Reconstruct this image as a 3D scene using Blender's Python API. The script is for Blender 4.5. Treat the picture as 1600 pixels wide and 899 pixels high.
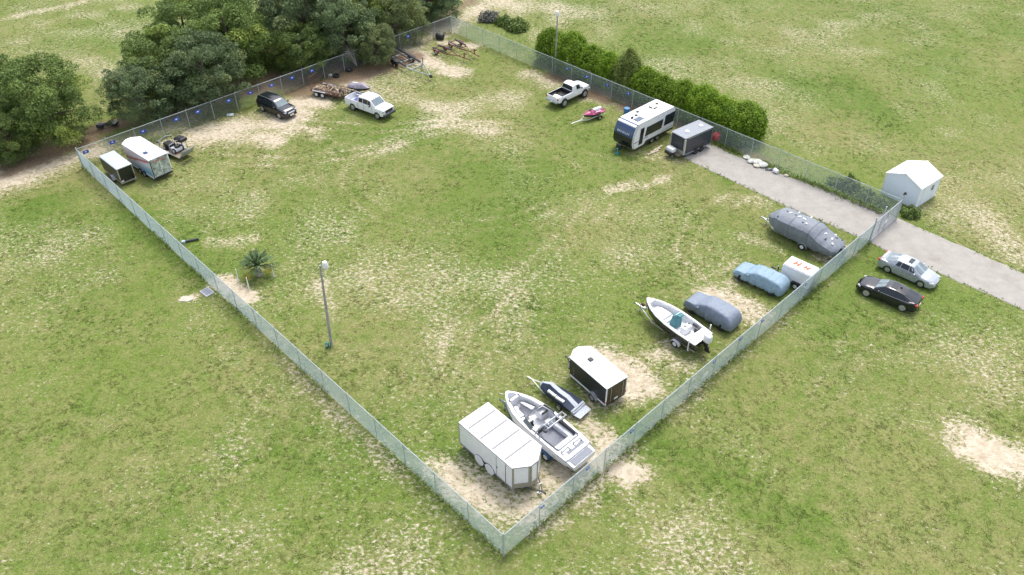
import bpy, bmesh, math, random
import numpy as np
from mathutils import Vector, Matrix, noise as mnoise

for o in list(bpy.data.objects):
    bpy.data.objects.remove(o)
scene = bpy.context.scene
C = scene.collection
R = math.radians
random.seed(7)
rng = np.random.default_rng(11)

# ------------------------------------------------------------------ camera
cam_d = bpy.data.cameras.new('camera')
cam = bpy.data.objects.new('camera', cam_d)
C.objects.link(cam)
cam.location = (0, 0, 42)
cam.rotation_euler = (R(90 - 39.457), 0, 0)
cam_d.sensor_width = 36
cam_d.lens = 28.17
cam_d.clip_start = 0.5
cam_d.clip_end = 6000
scene.camera = cam

# ------------------------------------------------------------------ sky and sun
SUN_EL, SUN_AZ = 62, 20            # degrees; azimuth clockwise from +Y
world = bpy.data.worlds.new('World')
scene.world = world
world.use_nodes = True
wn, wl = world.node_tree.nodes, world.node_tree.links
bg = wn['Background']
sky = wn.new('ShaderNodeTexSky')
sky.sky_type = 'NISHITA'
sky.sun_disc = False
sky.sun_elevation = R(SUN_EL)
sky.sun_rotation = R(SUN_AZ)
sky.air_density = 1.0
sky.dust_density = 3.0
hs = wn.new('ShaderNodeHueSaturation')
hs.inputs['Saturation'].default_value = 0.5
wl.new(sky.outputs['Color'], hs.inputs['Color'])
wl.new(hs.outputs['Color'], bg.inputs['Color'])
bg.inputs['Strength'].default_value = 0.15
sun_d = bpy.data.lights.new('sun', 'SUN')
sun_d.energy = 1.0
sun_d.angle = R(15)
sun_d.color = (1.0, 0.96, 0.9)
sun = bpy.data.objects.new('sun', sun_d)
C.objects.link(sun)
sun.location = (0, 60, 80)
sd = Vector((math.sin(R(SUN_AZ)) * math.cos(R(SUN_EL)), math.cos(R(SUN_AZ)) * math.cos(R(SUN_EL)), math.sin(R(SUN_EL))))
sun.rotation_euler = sd.to_track_quat('Z', 'Y').to_euler()
vs = scene.view_settings
vs.view_transform = 'Standard'
vs.look = 'None'
vs.gamma = 1
vs.exposure = 1.15
vs.use_curve_mapping = False

# ------------------------------------------------------------------ materials
MATS = {}
def pm(name, col, rough=0.5, metal=0.0, var=0.08, scale=6.0, coat=0.0, bump=0.0, bscale=40.0, trans=0.0, alpha=1.0):
    """plain procedural material: colour and roughness vary a little with noise"""
    if name in MATS:
        return MATS[name]
    m = bpy.data.materials.new(name)
    m.use_nodes = True
    n, l = m.node_tree.nodes, m.node_tree.links
    b = n['Principled BSDF']
    tc = n.new('ShaderNodeTexCoord')
    nz = n.new('ShaderNodeTexNoise')
    nz.inputs['Scale'].default_value = scale
    nz.inputs['Detail'].default_value = 5
    l.new(tc.outputs['Object'], nz.inputs['Vector'])
    rp = n.new('ShaderNodeValToRGB')
    rp.color_ramp.elements[0].position = 0.3
    rp.color_ramp.elements[1].position = 0.72
    rp.color_ramp.elements[0].color = [max(0, c * (1 - var * 1.6)) for c in col] + [1]
    rp.color_ramp.elements[1].color = [min(1, c * (1 + var)) for c in col] + [1]
    l.new(nz.outputs['Fac'], rp.inputs['Fac'])
    l.new(rp.outputs['Color'], b.inputs['Base Color'])
    mr = n.new('ShaderNodeMapRange')
    mr.inputs['To Min'].default_value = max(0.02, rough - 0.08)
    mr.inputs['To Max'].default_value = min(1, rough + 0.1)
    l.new(nz.outputs['Fac'], mr.inputs['Value'])
    l.new(mr.outputs['Result'], b.inputs['Roughness'])
    b.inputs['Metallic'].default_value = metal
    b.inputs['Coat Weight'].default_value = coat
    b.inputs['Coat Roughness'].default_value = 0.08
    if trans:
        b.inputs['Transmission Weight'].default_value = trans
    if bump:
        bp = n.new('ShaderNodeBump')
        bp.inputs['Strength'].default_value = bump
        bp.inputs['Distance'].default_value = 0.03
        n2 = n.new('ShaderNodeTexNoise')
        n2.inputs['Scale'].default_value = bscale
        n2.inputs['Detail'].default_value = 4
        l.new(tc.outputs['Object'], n2.inputs['Vector'])
        l.new(n2.outputs['Fac'], bp.inputs['Height'])
        l.new(bp.outputs['Normal'], b.inputs['Normal'])
    MATS[name] = m
    return m

WHITE = pm('white_gelcoat', (0.74, 0.74, 0.75), 0.35, var=0.03)
WPAINT = pm('white_paint', (0.8, 0.8, 0.82), 0.3, var=0.05, scale=2.5, coat=0.4)
WROOF = pm('white_roof', (0.8, 0.79, 0.77), 0.55, var=0.04)
GROOF = pm('grey_roof', (0.24, 0.26, 0.29), 0.5, metal=0.0, var=0.08)
ALU = pm('aluminium', (0.55, 0.56, 0.58), 0.35, metal=0.7, var=0.1)
GALV = pm('galvanised_steel', (0.42, 0.45, 0.47), 0.45, metal=0.5, var=0.12)
BLACK = pm('black_plastic', (0.02, 0.02, 0.022), 0.5, var=0.2)
BPAINT = pm('black_paint', (0.006, 0.008, 0.014), 0.22, coat=0.45, var=0.1)
BPANEL = pm('black_panel', (0.020, 0.021, 0.023), 0.4, var=0.15)
CHAR = pm('charcoal_panel', (0.038, 0.042, 0.052), 0.4, var=0.1)
NAVY = pm('navy_gloss', (0.012, 0.045, 0.13), 0.2, coat=0.6, var=0.15, scale=2)
GLASS = pm('dark_glass', (0.018, 0.024, 0.03), 0.08, var=0.1)
GLASSL = pm('windscreen_glass', (0.16, 0.21, 0.23), 0.1, var=0.15, scale=2)
RUBBER = pm('tyre_rubber', (0.022, 0.022, 0.023), 0.8, var=0.2)
RIM = pm('wheel_rim', (0.5, 0.5, 0.52), 0.35, metal=0.6, var=0.15)
RIMW = pm('white_wheel_rim', (0.68, 0.68, 0.68), 0.45, var=0.1)
SILVER = pm('silver_blue_paint', (0.36, 0.39, 0.425), 0.28, metal=0.3, coat=0.7, var=0.03)
REDL = pm('red_lens', (0.45, 0.02, 0.03), 0.25, var=0.1)
CLEAR = pm('headlamp_lens', (0.55, 0.57, 0.6), 0.15, var=0.1)
PLATE = pm('plate_white', (0.75, 0.75, 0.72), 0.5, var=0.1)
RUST = pm('rusty_steel', (0.17, 0.075, 0.05), 0.75, var=0.45, scale=14)
DKRED = pm('dark_red_paint', (0.19, 0.045, 0.05), 0.55, var=0.35, scale=10)
GREYM = pm('grey_mat', (0.22, 0.23, 0.265), 0.7, var=0.06)
LGREY = pm('light_grey_vinyl', (0.56, 0.57, 0.6), 0.5, var=0.06)
WOOD = pm('weathered_wood', (0.24, 0.19, 0.14), 0.85, var=0.3, scale=9)
DKMETAL = pm('dark_steel', (0.06, 0.065, 0.075), 0.5, metal=0.3, var=0.2)
BLUEM = pm('sign_blue', (0.03, 0.10, 0.5), 0.4, var=0.08)
ORANGE = pm('orange_decal', (0.72, 0.1, 0.02), 0.5, var=0.25, scale=20)
TEAL = pm('teal_canvas', (0.07, 0.22, 0.25), 0.7, var=0.15, bump=0.4, bscale=9)
REDP = pm('red_plastic', (0.6, 0.02, 0.03), 0.35, var=0.1)

# ------------------------------------------------------------------ mesh helpers
class MB:
    def __init__(s):
        s.v, s.f = [], []
    def add(s, vs_, fs):
        k = len(s.v)
        s.v += [tuple(p) for p in vs_]
        s.f += [tuple(i + k for i in f) for f in fs]
        return s
    def box(s, cx, cy, cz, sx, sy, sz, rz=0, ry=0):
        M = Matrix.Rotation(rz, 3, 'Z') @ Matrix.Rotation(ry, 3, 'Y')
        pts = []
        for z in (-1, 1):
            for x, y in ((-1, -1), (1, -1), (1, 1), (-1, 1)):
                p = M @ Vector((x * sx / 2, y * sy / 2, z * sz / 2))
                pts.append((p.x + cx, p.y + cy, p.z + cz))
        return s.add(pts, [(3, 2, 1, 0), (4, 5, 6, 7), (0, 1, 5, 4), (1, 2, 6, 5), (2, 3, 7, 6), (3, 0, 4, 7)])
    def prism(s, poly, z0, z1, top=None):
        n = len(poly)
        top = top or poly
        return s.add([(x, y, z0) for x, y in poly] + [(x, y, z1) for x, y in top],
                     [tuple(range(n - 1, -1, -1)), tuple(range(n, 2 * n))] + [(i, (i + 1) % n, n + (i + 1) % n, n + i) for i in range(n)])
    def prismy(s, poly, y0, y1):
        """polygon in x,z swept along y"""
        n = len(poly)
        return s.add([(x, y0, z) for x, z in poly] + [(x, y1, z) for x, z in poly],
                     [tuple(range(n)), tuple(range(2 * n - 1, n - 1, -1))] + [(i, n + i, n + (i + 1) % n, (i + 1) % n) for i in range(n)])
    def loft(s, rings, cap=True, closed=True):
        n = len(rings[0])
        vs_ = [p for r in rings for p in r]
        fs = []
        for a in range(len(rings) - 1):
            for i in range(n if closed else n - 1):
                j = (i + 1) % n
                fs.append((a * n + i, a * n + j, (a + 1) * n + j, (a + 1) * n + i))
        if cap:
            fs.append(tuple(range(n - 1, -1, -1)))
            fs.append(tuple((len(rings) - 1) * n + i for i in range(n)))
        return s.add(vs_, fs)
    def cyl(s, p0, p1, r0, r1=None, n=8):
        r1 = r0 if r1 is None else r1
        p0, p1 = Vector(p0), Vector(p1)
        d = (p1 - p0).normalized()
        a = d.orthogonal().normalized()
        b = d.cross(a)
        rings = [[p + (a * math.cos(2 * math.pi * i / n) + b * math.sin(2 * math.pi * i / n)) * r for i in range(n)] for p, r in ((p0, r0), (p1, r1))]
        return s.loft(rings)
    def tube(s, pts, r, n=6):
        pts = [Vector(p) for p in pts]
        rings = []
        for i, p in enumerate(pts):
            d = (pts[min(i + 1, len(pts) - 1)] - pts[max(i - 1, 0)]).normalized()
            a = d.cross(Vector((0.13, 0.21, 0.97))).normalized()
            b = d.cross(a)
            rr = r[i] if isinstance(r, (list, tuple)) else r
            rings.append([p + (a * math.cos(2 * math.pi * k / n) + b * math.sin(2 * math.pi * k / n)) * rr for k in range(n)])
        return s.loft(rings)
    def lathe_y(s, prof, cx, cy, cz, n=16):
        """profile (radius, y) turned about the y axis"""
        rings = [[(cx + r * math.cos(2 * math.pi * i / n), cy + y, cz + r * math.sin(2 * math.pi * i / n)) for i in range(n)] for r, y in prof]
        return s.loft(rings)
    def lathe_z(s, prof, cx, cy, cz, n=16):
        rings = [[(cx + r * math.cos(2 * math.pi * i / n), cy + r * math.sin(2 * math.pi * i / n), cz + z) for i in range(n)] for r, z in prof]
        return s.loft(rings)
    def ell(s, cx, cy, cz, rx, ry, rz, n=10, m=6):
        rings = []
        for j in range(m + 1):
            t = -math.pi / 2 + math.pi * j / m
            k = max(0.02, math.cos(t))
            rings.append([(cx + rx * k * math.cos(2 * math.pi * i / n), cy + ry * k * math.sin(2 * math.pi * i / n), cz + rz * math.sin(t)) for i in range(n)])
        return s.loft(rings)
    def mesh(s, name, mat, smooth=None):
        me = bpy.data.meshes.new(name)
        me.from_pydata(s.v, [], s.f)
        bm = bmesh.new()
        bm.from_mesh(me)
        bmesh.ops.recalc_face_normals(bm, faces=bm.faces)
        bm.to_mesh(me)
        bm.free()
        me.materials.append(mat)
        if smooth:
            me.shade_smooth()
            me.set_sharp_from_angle(angle=R(smooth))
        return me
    def build(s, name, mat, parent=None, smooth=None, bevel=0, label=None, sub=0):
        o = bpy.data.objects.new(name, s.mesh(name, mat, smooth))
        C.objects.link(o)
        o.parent = parent
        if bevel:
            b = o.modifiers.new('bevel', 'BEVEL')
            b.width = bevel
            b.segments = 2
            b.limit_method = 'ANGLE'
            b.angle_limit = R(35)
        if sub:
            b = o.modifiers.new('sub', 'SUBSURF')
            b.levels = b.render_levels = sub
        if label:
            o['label'] = label
        return o

def tag(o, label, cat, group=None, kind=None):
    o['label'] = label
    o['category'] = cat
    if group:
        o['group'] = group
    if kind:
        o['kind'] = kind
    return o

def thing(name, label, cat, loc, deg=0, group=None):
    o = bpy.data.objects.new(name, None)
    o.empty_display_size = 0.3
    C.objects.link(o)
    o.location = (loc[0], loc[1], loc[2] if len(loc) > 2 else 0)
    o.rotation_euler = (0, 0, R(deg))
    return tag(o, label, cat, group)

def link(name, me, parent=None, loc=(0, 0, 0), rz=0):
    o = bpy.data.objects.new(name, me)
    C.objects.link(o)
    o.parent = parent
    o.location = loc
    o.rotation_euler = (0, 0, rz)
    return o

# ------------------------------------------------------------------ value noise
_LAT = rng.random((8, 512, 512))
def vn(x, y, cell, seed=0):
    L = _LAT[seed % 8]
    u = x / cell + 37.3 * seed
    v = y / cell + 91.7 * seed
    i = np.floor(u).astype(int)
    j = np.floor(v).astype(int)
    a = u - i
    b = v - j
    a = a * a * (3 - 2 * a)
    b = b * b * (3 - 2 * b)
    i0, i1, j0, j1 = i % 512, (i + 1) % 512, j % 512, (j + 1) % 512
    return (L[i0, j0] * (1 - a) + L[i1, j0] * a) * (1 - b) + (L[i0, j1] * (1 - a) + L[i1, j1] * a) * b

# ------------------------------------------------------------------ ground
# bare patches as capsules on the ground: x0, y0, x1, y1, radius, strength
SAND = [(-56, 62.5, -46, 71.5, 3.0, 0.7), (-15.5, 99.5, -6, 111.5, 2.0, 0.6), (-33.5, 77.0, -24.5, 81.5, 2.6, 0.85), (-29.0, 76.5, -24.0, 78.0, 2.0, 0.7), (-52.0, 67.0, -44.0, 73.5, 2.4, 0.85), (-44.0, 73.5, -36.0, 80.5, 1.6, 0.6), (-24.0, 84.5, -19.0, 88.0, 1.6, 0.7), (-50.8, 68.5, -45.0, 72.9, 2.5, 0.8), (-51.6, 70.1, -48.4, 71.6, 1.5, 0.7), (-44.5, 71.6, -41.0, 76.2, 2.2, 0.55), (-39.8, 72.9, -34.8, 74.9, 2.0, 0.45), (-34.8, 74.9, -31.5, 77.7, 2.0, 0.9), (-30.1, 79.1, -25.4, 79.8, 2.3, 1.0), (-27.5, 76.9, -25.2, 75.8, 1.5, 0.9), (-26.2, 83.7, -22.0, 84.5, 1.6, 0.9), (-23.3, 79.8, -20.5, 76.2, 1.0, 0.6), (-19.9, 89.5, -16.5, 93.1, 0.9, 0.8), (-16.8, 95.0, -13.0, 96.9, 0.8, 0.5), (-14.8, 98.9, -1.9, 117.2, 2.3, 0.65), (-12.7, 97.9, -6.4, 92.2, 1.6, 0.9), (-9.3, 102.0, -5.0, 100.5, 0.8, 0.8), (-18.4, 89.5, -13.2, 84.5, 1.4, 0.35), (-13.4, 86.1, -7.2, 82.1, 1.5, 0.4), (-7.2, 82.9, 0.0, 86.1, 2.2, 0.28), (-11.3, 79.8, -2.8, 78.4, 2.0, 0.25), (-4.7, 117.2, 9.1, 112.2, 2.5, 0.3), (2.3, 92.2, 5.4, 89.5, 1.6, 0.8), (8.9, 86.1, 13.1, 83.7, 1.2, 0.6), (9.9, 66.1, 15.2, 67.9, 0.7, 0.5), (20.1, 64.4, 23.6, 63.3, 1.2, 0.5), (13.2, 72.9, 17.0, 71.6, 1.0, 0.35), (16.6, 49.8, 19.3, 47.8, 1.2, 0.9), (17.8, 50.2, 18.8, 49.0, 0.8, 0.9), (11.1, 43.6, 12.8, 42.1, 1.0, 0.7), (6.7, 42.7, 9.7, 40.1, 1.2, 0.9), (6.7, 38.3, 9.2, 40.1, 1.5, 0.9), (5.1, 37.1, 6.6, 34.8, 1.1, 0.8), (5.8, 33.0, 7.6, 32.2, 1.0, 0.9), (-3.7, 32.2, 1.2, 29.3, 1.7, 0.85), (2.0, 31.2, 4.2, 33.2, 1.2, 0.8), (3.2, 29.8, 6.6, 32.7, 1.0, 0.6), (-9.7, 25.6, -2.3, 27.1, 2.5, 0.22), (30.8, 34.3, 33.5, 33.2, 1.5, 1.0), (29.6, 34.0, 31.4, 34.3, 0.8, 0.8), (-5.0, 47.0, 4.6, 58.2, 1.5, 0.1), (-5.4, 44.8, -2.0, 47.0, 1.0, 0.22), (40.6, 66.7, 44.4, 55.4, 3.0, 0.45), (38.6, 63.3, 40.5, 59.2, 1.5, 0.5), (34.1, 78.4, 38.8, 70.3, 4.0, 0.28), (19.7, 93.1, 38.4, 82.9, 5.0, 0.25), (24.6, 86.1, 34.4, 76.9, 4.0, 0.22), (-30.6, 27.5, -20.9, 33.2, 3.0, 0.15), (-71.2, 109.8, -63.1, 116.0, 1.0, 0.45), (-55.5, 97.9, -49.7, 91.3, 2.0, 0.3), (-24.3, 52.0, -21.4, 50.0, 0.7, 0.9), (-26.7, 49.6, -25.9, 49.6, 0.4, 1.0), (-17.2, 42.7, -3.1, 27.9, 0.6, 0.3), (-32.5, 61.2, -17.5, 44.1, 0.5, 0.25), (2.4, 28.8, 29.9, 55.4, 0.6, 0.3), (27.2, 55.4, 29.1, 56.3, 1.2, 0.8), (21.2, 58.2, 23.1, 56.7, 1.0, 0.5), (-15.7, 71.6, -12.1, 74.2, 1.5, 0.2), (-26.8, 71.6, -19.9, 72.9, 2.0, 0.18), (-26.6, 57.2, -22.8, 57.7, 0.8, 0.5), (-15.8, 51.0, -14.1, 47.0, 0.7, 0.4), (-32.1, 65.5, -29.7, 67.9, 2.0, 0.15)]
MULCH = [(-50.1, 69.7, -45.1, 76.2, 1.3, 0.8), (-45.0, 77.7, -37.7, 82.9, 1.4, 0.8), (-38.2, 84.5, -25.0, 92.2, 2.2, 0.9), (-31.7, 87.8, -24.8, 91.3, 2.0, 0.9), (-25.2, 89.5, -16.1, 95.9, 2.8, 0.95), (-18.9, 93.1, -13.0, 96.9, 1.5, 0.8), (-15.3, 103.0, -9.1, 112.2, 1.8, 0.7), (-9.1, 112.2, -5.6, 117.2, 1.2, 0.5), (5.4, 91.3, 11.8, 85.3, 1.4, 0.7), (13.1, 83.7, 18.3, 79.8, 1.4, 0.5), (22.3, 74.9, 26.2, 71.6, 0.6, 0.5)]
LUSH = [(40.5, 90.0, 41.5, 79.0, 1.8, 1.0), (5.5, 38.2, 18.0, 27.8, 1.6, 0.9), (30.0, 96.0, 42.0, 79.0, 3.0, 0.5), (-20, 70, -2, 60, 5, 0.45), (-44.4, 62.8, -43.1, 63.9, 2.0, 0.8), (40.7, 87.8, 40.6, 79.8, 2.0, 0.6), (-12.8, 69.1, -2.3, 60.2, 6.0, 0.35), (-35.8, 62.3, -25.5, 53.5, 2.0, 0.5), (-17.4, 82.9, -11.1, 78.4, 3.0, 0.4), (4.2, 79.8, 10.7, 74.2, 3.0, 0.5), (17.4, 74.2, 21.1, 69.1, 1.5, 0.6), (-4.2, 34.3, -2.5, 32.7, 0.8, 0.8), (21.5, 57.2, 27.7, 55.4, 2.0, 0.4), (13.8, 105.2, 24.3, 96.9, 6.0, 0.3), (6.1, 31.7, 6.4, 30.2, 0.8, 0.7), (8.7, 35.9, 17.5, 28.4, 2.0, 0.4), (28.6, 56.3, 35.9, 48.6, 3.0, 0.4)]

TRACKS = []                       # worn wheel tracks: pairs of thin capsules along paths
def add_track(pts, st, gap=0.85, r=0.28):
    for sgn in (-1, 1):
        off = []
        for i, p in enumerate(pts):
            a, b = pts[max(0, i - 1)], pts[min(len(pts) - 1, i + 1)]
            l = math.hypot(b[0] - a[0], b[1] - a[1])
            off.append((p[0] - (b[1] - a[1]) / l * gap * sgn, p[1] + (b[0] - a[0]) / l * gap * sgn))
        for a, b in zip(off, off[1:]):
            TRACKS.append((a[0], a[1], b[0], b[1], r, st))
add_track([(19, 71), (14, 68.5), (9, 64), (4.5, 57.5), (0, 51.5), (-4, 46), (-5, 41)], 0.3)
add_track([(-5 + 11 * math.cos(a / 10), 69 + 9.5 * math.sin(a / 10)) for a in range(0, 60, 4)], 0.35)
add_track([(-23, 79.5), (-15, 78.2), (-7, 79.5), (0, 78.5), (7, 74.5), (15, 70.5)], 0.45)
add_track([(22, 65), (17, 61), (15, 56), (17, 52), (20, 54)], 0.4)
add_track([(-31, 72), (-22, 71), (-14, 74), (-7, 79)], 0.4)
add_track([(34, 56), (31, 52), (26, 44), (20, 36), (15, 27)], 0.3)

def capsules(X, Y, caps, soft=0.7):
    out = np.zeros_like(X)
    wob = (vn(X, Y, 1.3, 3) - 0.5) * 1.3 + (vn(X, Y, 0.5, 4) - 0.5) * 0.7
    for x0, y0, x1, y1, r, st in caps:
        m = (X > min(x0, x1) - r * 2.2 - 1) & (X < max(x0, x1) + r * 2.2 + 1) & (Y > min(y0, y1) - r * 2.2 - 1) & (Y < max(y0, y1) + r * 2.2 + 1)
        if not m.any():
            continue
        x, y = X[m], Y[m]
        dx, dy = x1 - x0, y1 - y0
        t = np.clip(((x - x0) * dx + (y - y0) * dy) / max(1e-6, dx * dx + dy * dy), 0, 1)
        d = np.hypot(x - x0 - t * dx, y - y0 - t * dy) / r + wob[m] / max(r, 0.8) * 0.9
        k = np.clip((1.0 + soft - d) / (2 * soft), 0, 1)
        out[m] = np.maximum(out[m], st * k * k * (3 - 2 * k))
    return out

def ground_fields(X, Y):
    """sand 0..1, green tone 0..1, dryness 0..1, leaf litter 0..1"""
    fine = 0.55 * vn(X + 0.4 * Y, Y, 0.42, 1) + 0.45 * vn(X, Y, 0.2, 2)
    mid = vn(X, Y, 3.1, 3)
    big = vn(X, Y, 13.0, 4)
    huge = vn(X, Y, 34.0, 5)
    pat = capsules(X, Y, SAND, 0.95)
    lush = capsules(X, Y, LUSH, 1.0)
    trk = capsules(X, Y, TRACKS, 0.8)
    mul = capsules(X, Y, MULCH, 0.75)
    sand = np.clip(0.272 + 0.26 * (mid - 0.5) + 0.28 * (big - 0.5) + 0.14 * (huge - 0.5) - 0.26 * lush + 0.55 * pat + 0.3 * trk, 0, 1)
    tone = np.clip(0.5 + 0.55 * (vn(X, Y, 6.0, 6) - 0.5) + 0.25 * (vn(X, Y, 1.1, 7) - 0.5) + 0.5 * lush + 0.5 * (huge - 0.5), 0, 1)
    dry = np.clip(0.32 + 0.7 * (vn(X + 50, Y, 9.0, 2) - 0.5) + 0.5 * (vn(X, Y, 0.7, 5) - 0.5) + 0.4 * pat + 0.35 * trk - 0.4 * lush, 0, 1)
    lit = np.clip((mul * 1.55 + 0.9 * (fine - 0.5) + 0.6 * (mid - 0.5)) * 1.15 - 0.2, 0, 0.9) * (mul > 0.02)
    sand = np.clip(sand * (1 - 0.4 * np.clip(mul * 1.2, 0, 1)), 0, 1)
    return sand, tone, dry, lit

def make_ground():
    st = 0.2
    core_x = np.arange(-84, 84.01, st)
    core_y = np.arange(14, 126.01, st)
    ex = np.array([1.5, 4, 9, 20, 45, 100, 220, 500, 1200, 2600])
    xs = np.concatenate([-84 - ex[::-1], core_x, 84 + ex])
    ys = np.concatenate([14 - ex[::-1], core_y, 126 + ex])
    X, Y = np.meshgrid(xs, ys)
    sand, tone, dry, lit = ground_fields(X, Y)
    inside = (X > -85) & (X < 85) & (Y > 13) & (Y < 127)
    Z = np.where(inside, 0.03 * (vn(X, Y, 2.3, 5) - 0.5) + 0.02 * (vn(X, Y, 0.5, 6) - 0.5) - 0.02 * sand, 0) - 0.02
    nx, ny = len(xs), len(ys)
    me = bpy.data.meshes.new('ground')
    co = np.stack([X, Y, Z], -1).reshape(-1, 3)
    idx = np.arange(nx * ny).reshape(ny, nx)
    q = np.stack([idx[:-1, :-1], idx[:-1, 1:], idx[1:, 1:], idx[1:, :-1]], -1).reshape(-1, 4)
    me.vertices.add(len(co))
    me.vertices.foreach_set('co', co.astype(np.float32).ravel())
    me.loops.add(q.size)
    me.loops.foreach_set('vertex_index', q.astype(np.int32).ravel())
    me.polygons.add(len(q))
    me.polygons.foreach_set('loop_start', np.arange(0, q.size, 4, dtype=np.int32))
    me.update(calc_edges=True)
    me.shade_smooth()
    for nm, a in (('sand', sand), ('tone', tone), ('dry', dry), ('litter', lit)):
        at = me.attributes.new(nm, 'FLOAT', 'POINT')
        at.data.foreach_set('value', a.astype(np.float32).ravel())
    o = bpy.data.objects.new('ground', me)
    C.objects.link(o)
    o['kind'] = 'structure'
    return o

GREENS = ((0.095, 0.15, 0.024), (0.142, 0.182, 0.040), (0.215, 0.205, 0.08))   # lush, normal, dry
def grass_colour_nodes(n, l, tone, dry):
    """tone and dryness sockets -> grass colour socket"""
    a = n.new('ShaderNodeMix'); a.data_type = 'RGBA'
    a.inputs[6].default_value = (*GREENS[1], 1)
    a.inputs[7].default_value = (*GREENS[0], 1)
    l.new(tone, a.inputs[0])
    b = n.new('ShaderNodeMix'); b.data_type = 'RGBA'
    b.inputs[7].default_value = (*GREENS[2], 1)
    l.new(dry, b.inputs[0])
    l.new(a.outputs[2], b.inputs[6])
    return b.outputs[2]

def ground_material():
    m = bpy.data.materials.new('pasture')
    m.use_nodes = True
    n, l = m.node_tree.nodes, m.node_tree.links
    b = n['Principled BSDF']
    b.inputs['Roughness'].default_value = 0.9
    b.inputs['Specular IOR Level'].default_value = 0.15
    def attr(nm):
        a = n.new('ShaderNodeAttribute'); a.attribute_name = nm
        return a.outputs['Fac']
    tc = n.new('ShaderNodeTexCoord')
    def nz(sc, det=4, rough=0.6):
        t = n.new('ShaderNodeTexNoise')
        t.inputs['Scale'].default_value = sc
        t.inputs['Detail'].default_value = det
        t.inputs['Roughness'].default_value = rough
        l.new(tc.outputs['Object'], t.inputs['Vector'])
        return t.outputs['Fac']
    def math_(op, a, b_, clamp=False):
        t = n.new('ShaderNodeMath'); t.operation = op; t.use_clamp = clamp
        for i, q in enumerate((a, b_)):
            if isinstance(q, (int, float)):
                t.inputs[i].default_value = q
            else:
                l.new(q, t.inputs[i])
        return t.outputs[0]
    f1 = nz(3.4, 6, 0.75)
    f2 = nz(1.3, 5, 0.65)
    tone = math_('ADD', attr('tone'), math_('MULTIPLY', math_('SUBTRACT', f1, 0.5), 2.2), True)
    dry = math_('ADD', attr('dry'), math_('MULTIPLY', math_('SUBTRACT', f2, 0.5), 1.8), True)
    green = grass_colour_nodes(n, l, tone, dry)
    fv = n.new('ShaderNodeHueSaturation')          # blade-scale variation
    l.new(green, fv.inputs['Color'])
    l.new(math_('ADD', math_('MULTIPLY', nz(5.0, 6, 0.85), 2.4), -0.2), fv.inputs['Value'])
    sc = n.new('ShaderNodeValToRGB')
    e = sc.color_ramp.elements
    e[0].position, e[0].color = 0.3, (0.32, 0.255, 0.17, 1)
    e[1].position, e[1].color = 0.62, (0.57, 0.495, 0.385, 1)
    l.new(nz(1.6, 7, 0.75), sc.inputs['Fac'])
    mpg = n.new('ShaderNodeMapping')
    mpg.inputs['Scale'].default_value = (1.0, 1.5, 1.0)
    mpg.inputs['Rotation'].default_value = (0, 0, 0.6)
    l.new(tc.outputs['Object'], mpg.inputs['Vector'])
    sn = n.new('ShaderNodeTexNoise')
    sn.inputs['Scale'].default_value = 2.9
    sn.inputs['Detail'].default_value = 7
    sn.inputs['Roughness'].default_value = 0.78
    l.new(mpg.outputs[0], sn.inputs['Vector'])
    thr = math_('ADD', math_('MULTIPLY', attr('sand'), 0.95), 0.02)
    sfac = math_('SUBTRACT', thr, math_('ADD', math_('MULTIPLY', sn.outputs['Fac'], 2.3), -0.65))
    sm = n.new('ShaderNodeMapRange')
    sm.interpolation_type = 'SMOOTHSTEP'
    sm.inputs['From Min'].default_value = -0.14
    sm.inputs['From Max'].default_value = 0.2
    l.new(sfac, sm.inputs['Value'])
    mx = n.new('ShaderNodeMix'); mx.data_type = 'RGBA'
    l.new(sm.outputs['Result'], mx.inputs[0])
    l.new(fv.outputs['Color'], mx.inputs[6])
    l.new(sc.outputs['Color'], mx.inputs[7])
    lc = n.new('ShaderNodeValToRGB')
    e = lc.color_ramp.elements
    e[0].position, e[0].color = 0.3, (0.10, 0.065, 0.04, 1)
    e[1].position, e[1].color = 0.7, (0.27, 0.19, 0.13, 1)
    l.new(nz(5.0, 6, 0.75), lc.inputs['Fac'])
    mx2 = n.new('ShaderNodeMix'); mx2.data_type = 'RGBA'
    l.new(attr('litter'), mx2.inputs[0])
    l.new(mx.outputs[2], mx2.inputs[6])
    l.new(lc.outputs['Color'], mx2.inputs[7])
    l.new(mx2.outputs[2], b.inputs['Base Color'])
    bp = n.new('ShaderNodeBump')
    bp.inputs['Strength'].default_value = 0.6
    bp.inputs['Distance'].default_value = 0.06
    l.new(nz(11.0, 5, 0.7), bp.inputs['Height'])
    l.new(bp.outputs['Normal'], b.inputs['Normal'])
    return m

ground = make_ground()
ground.data.materials.append(ground_material())

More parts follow.
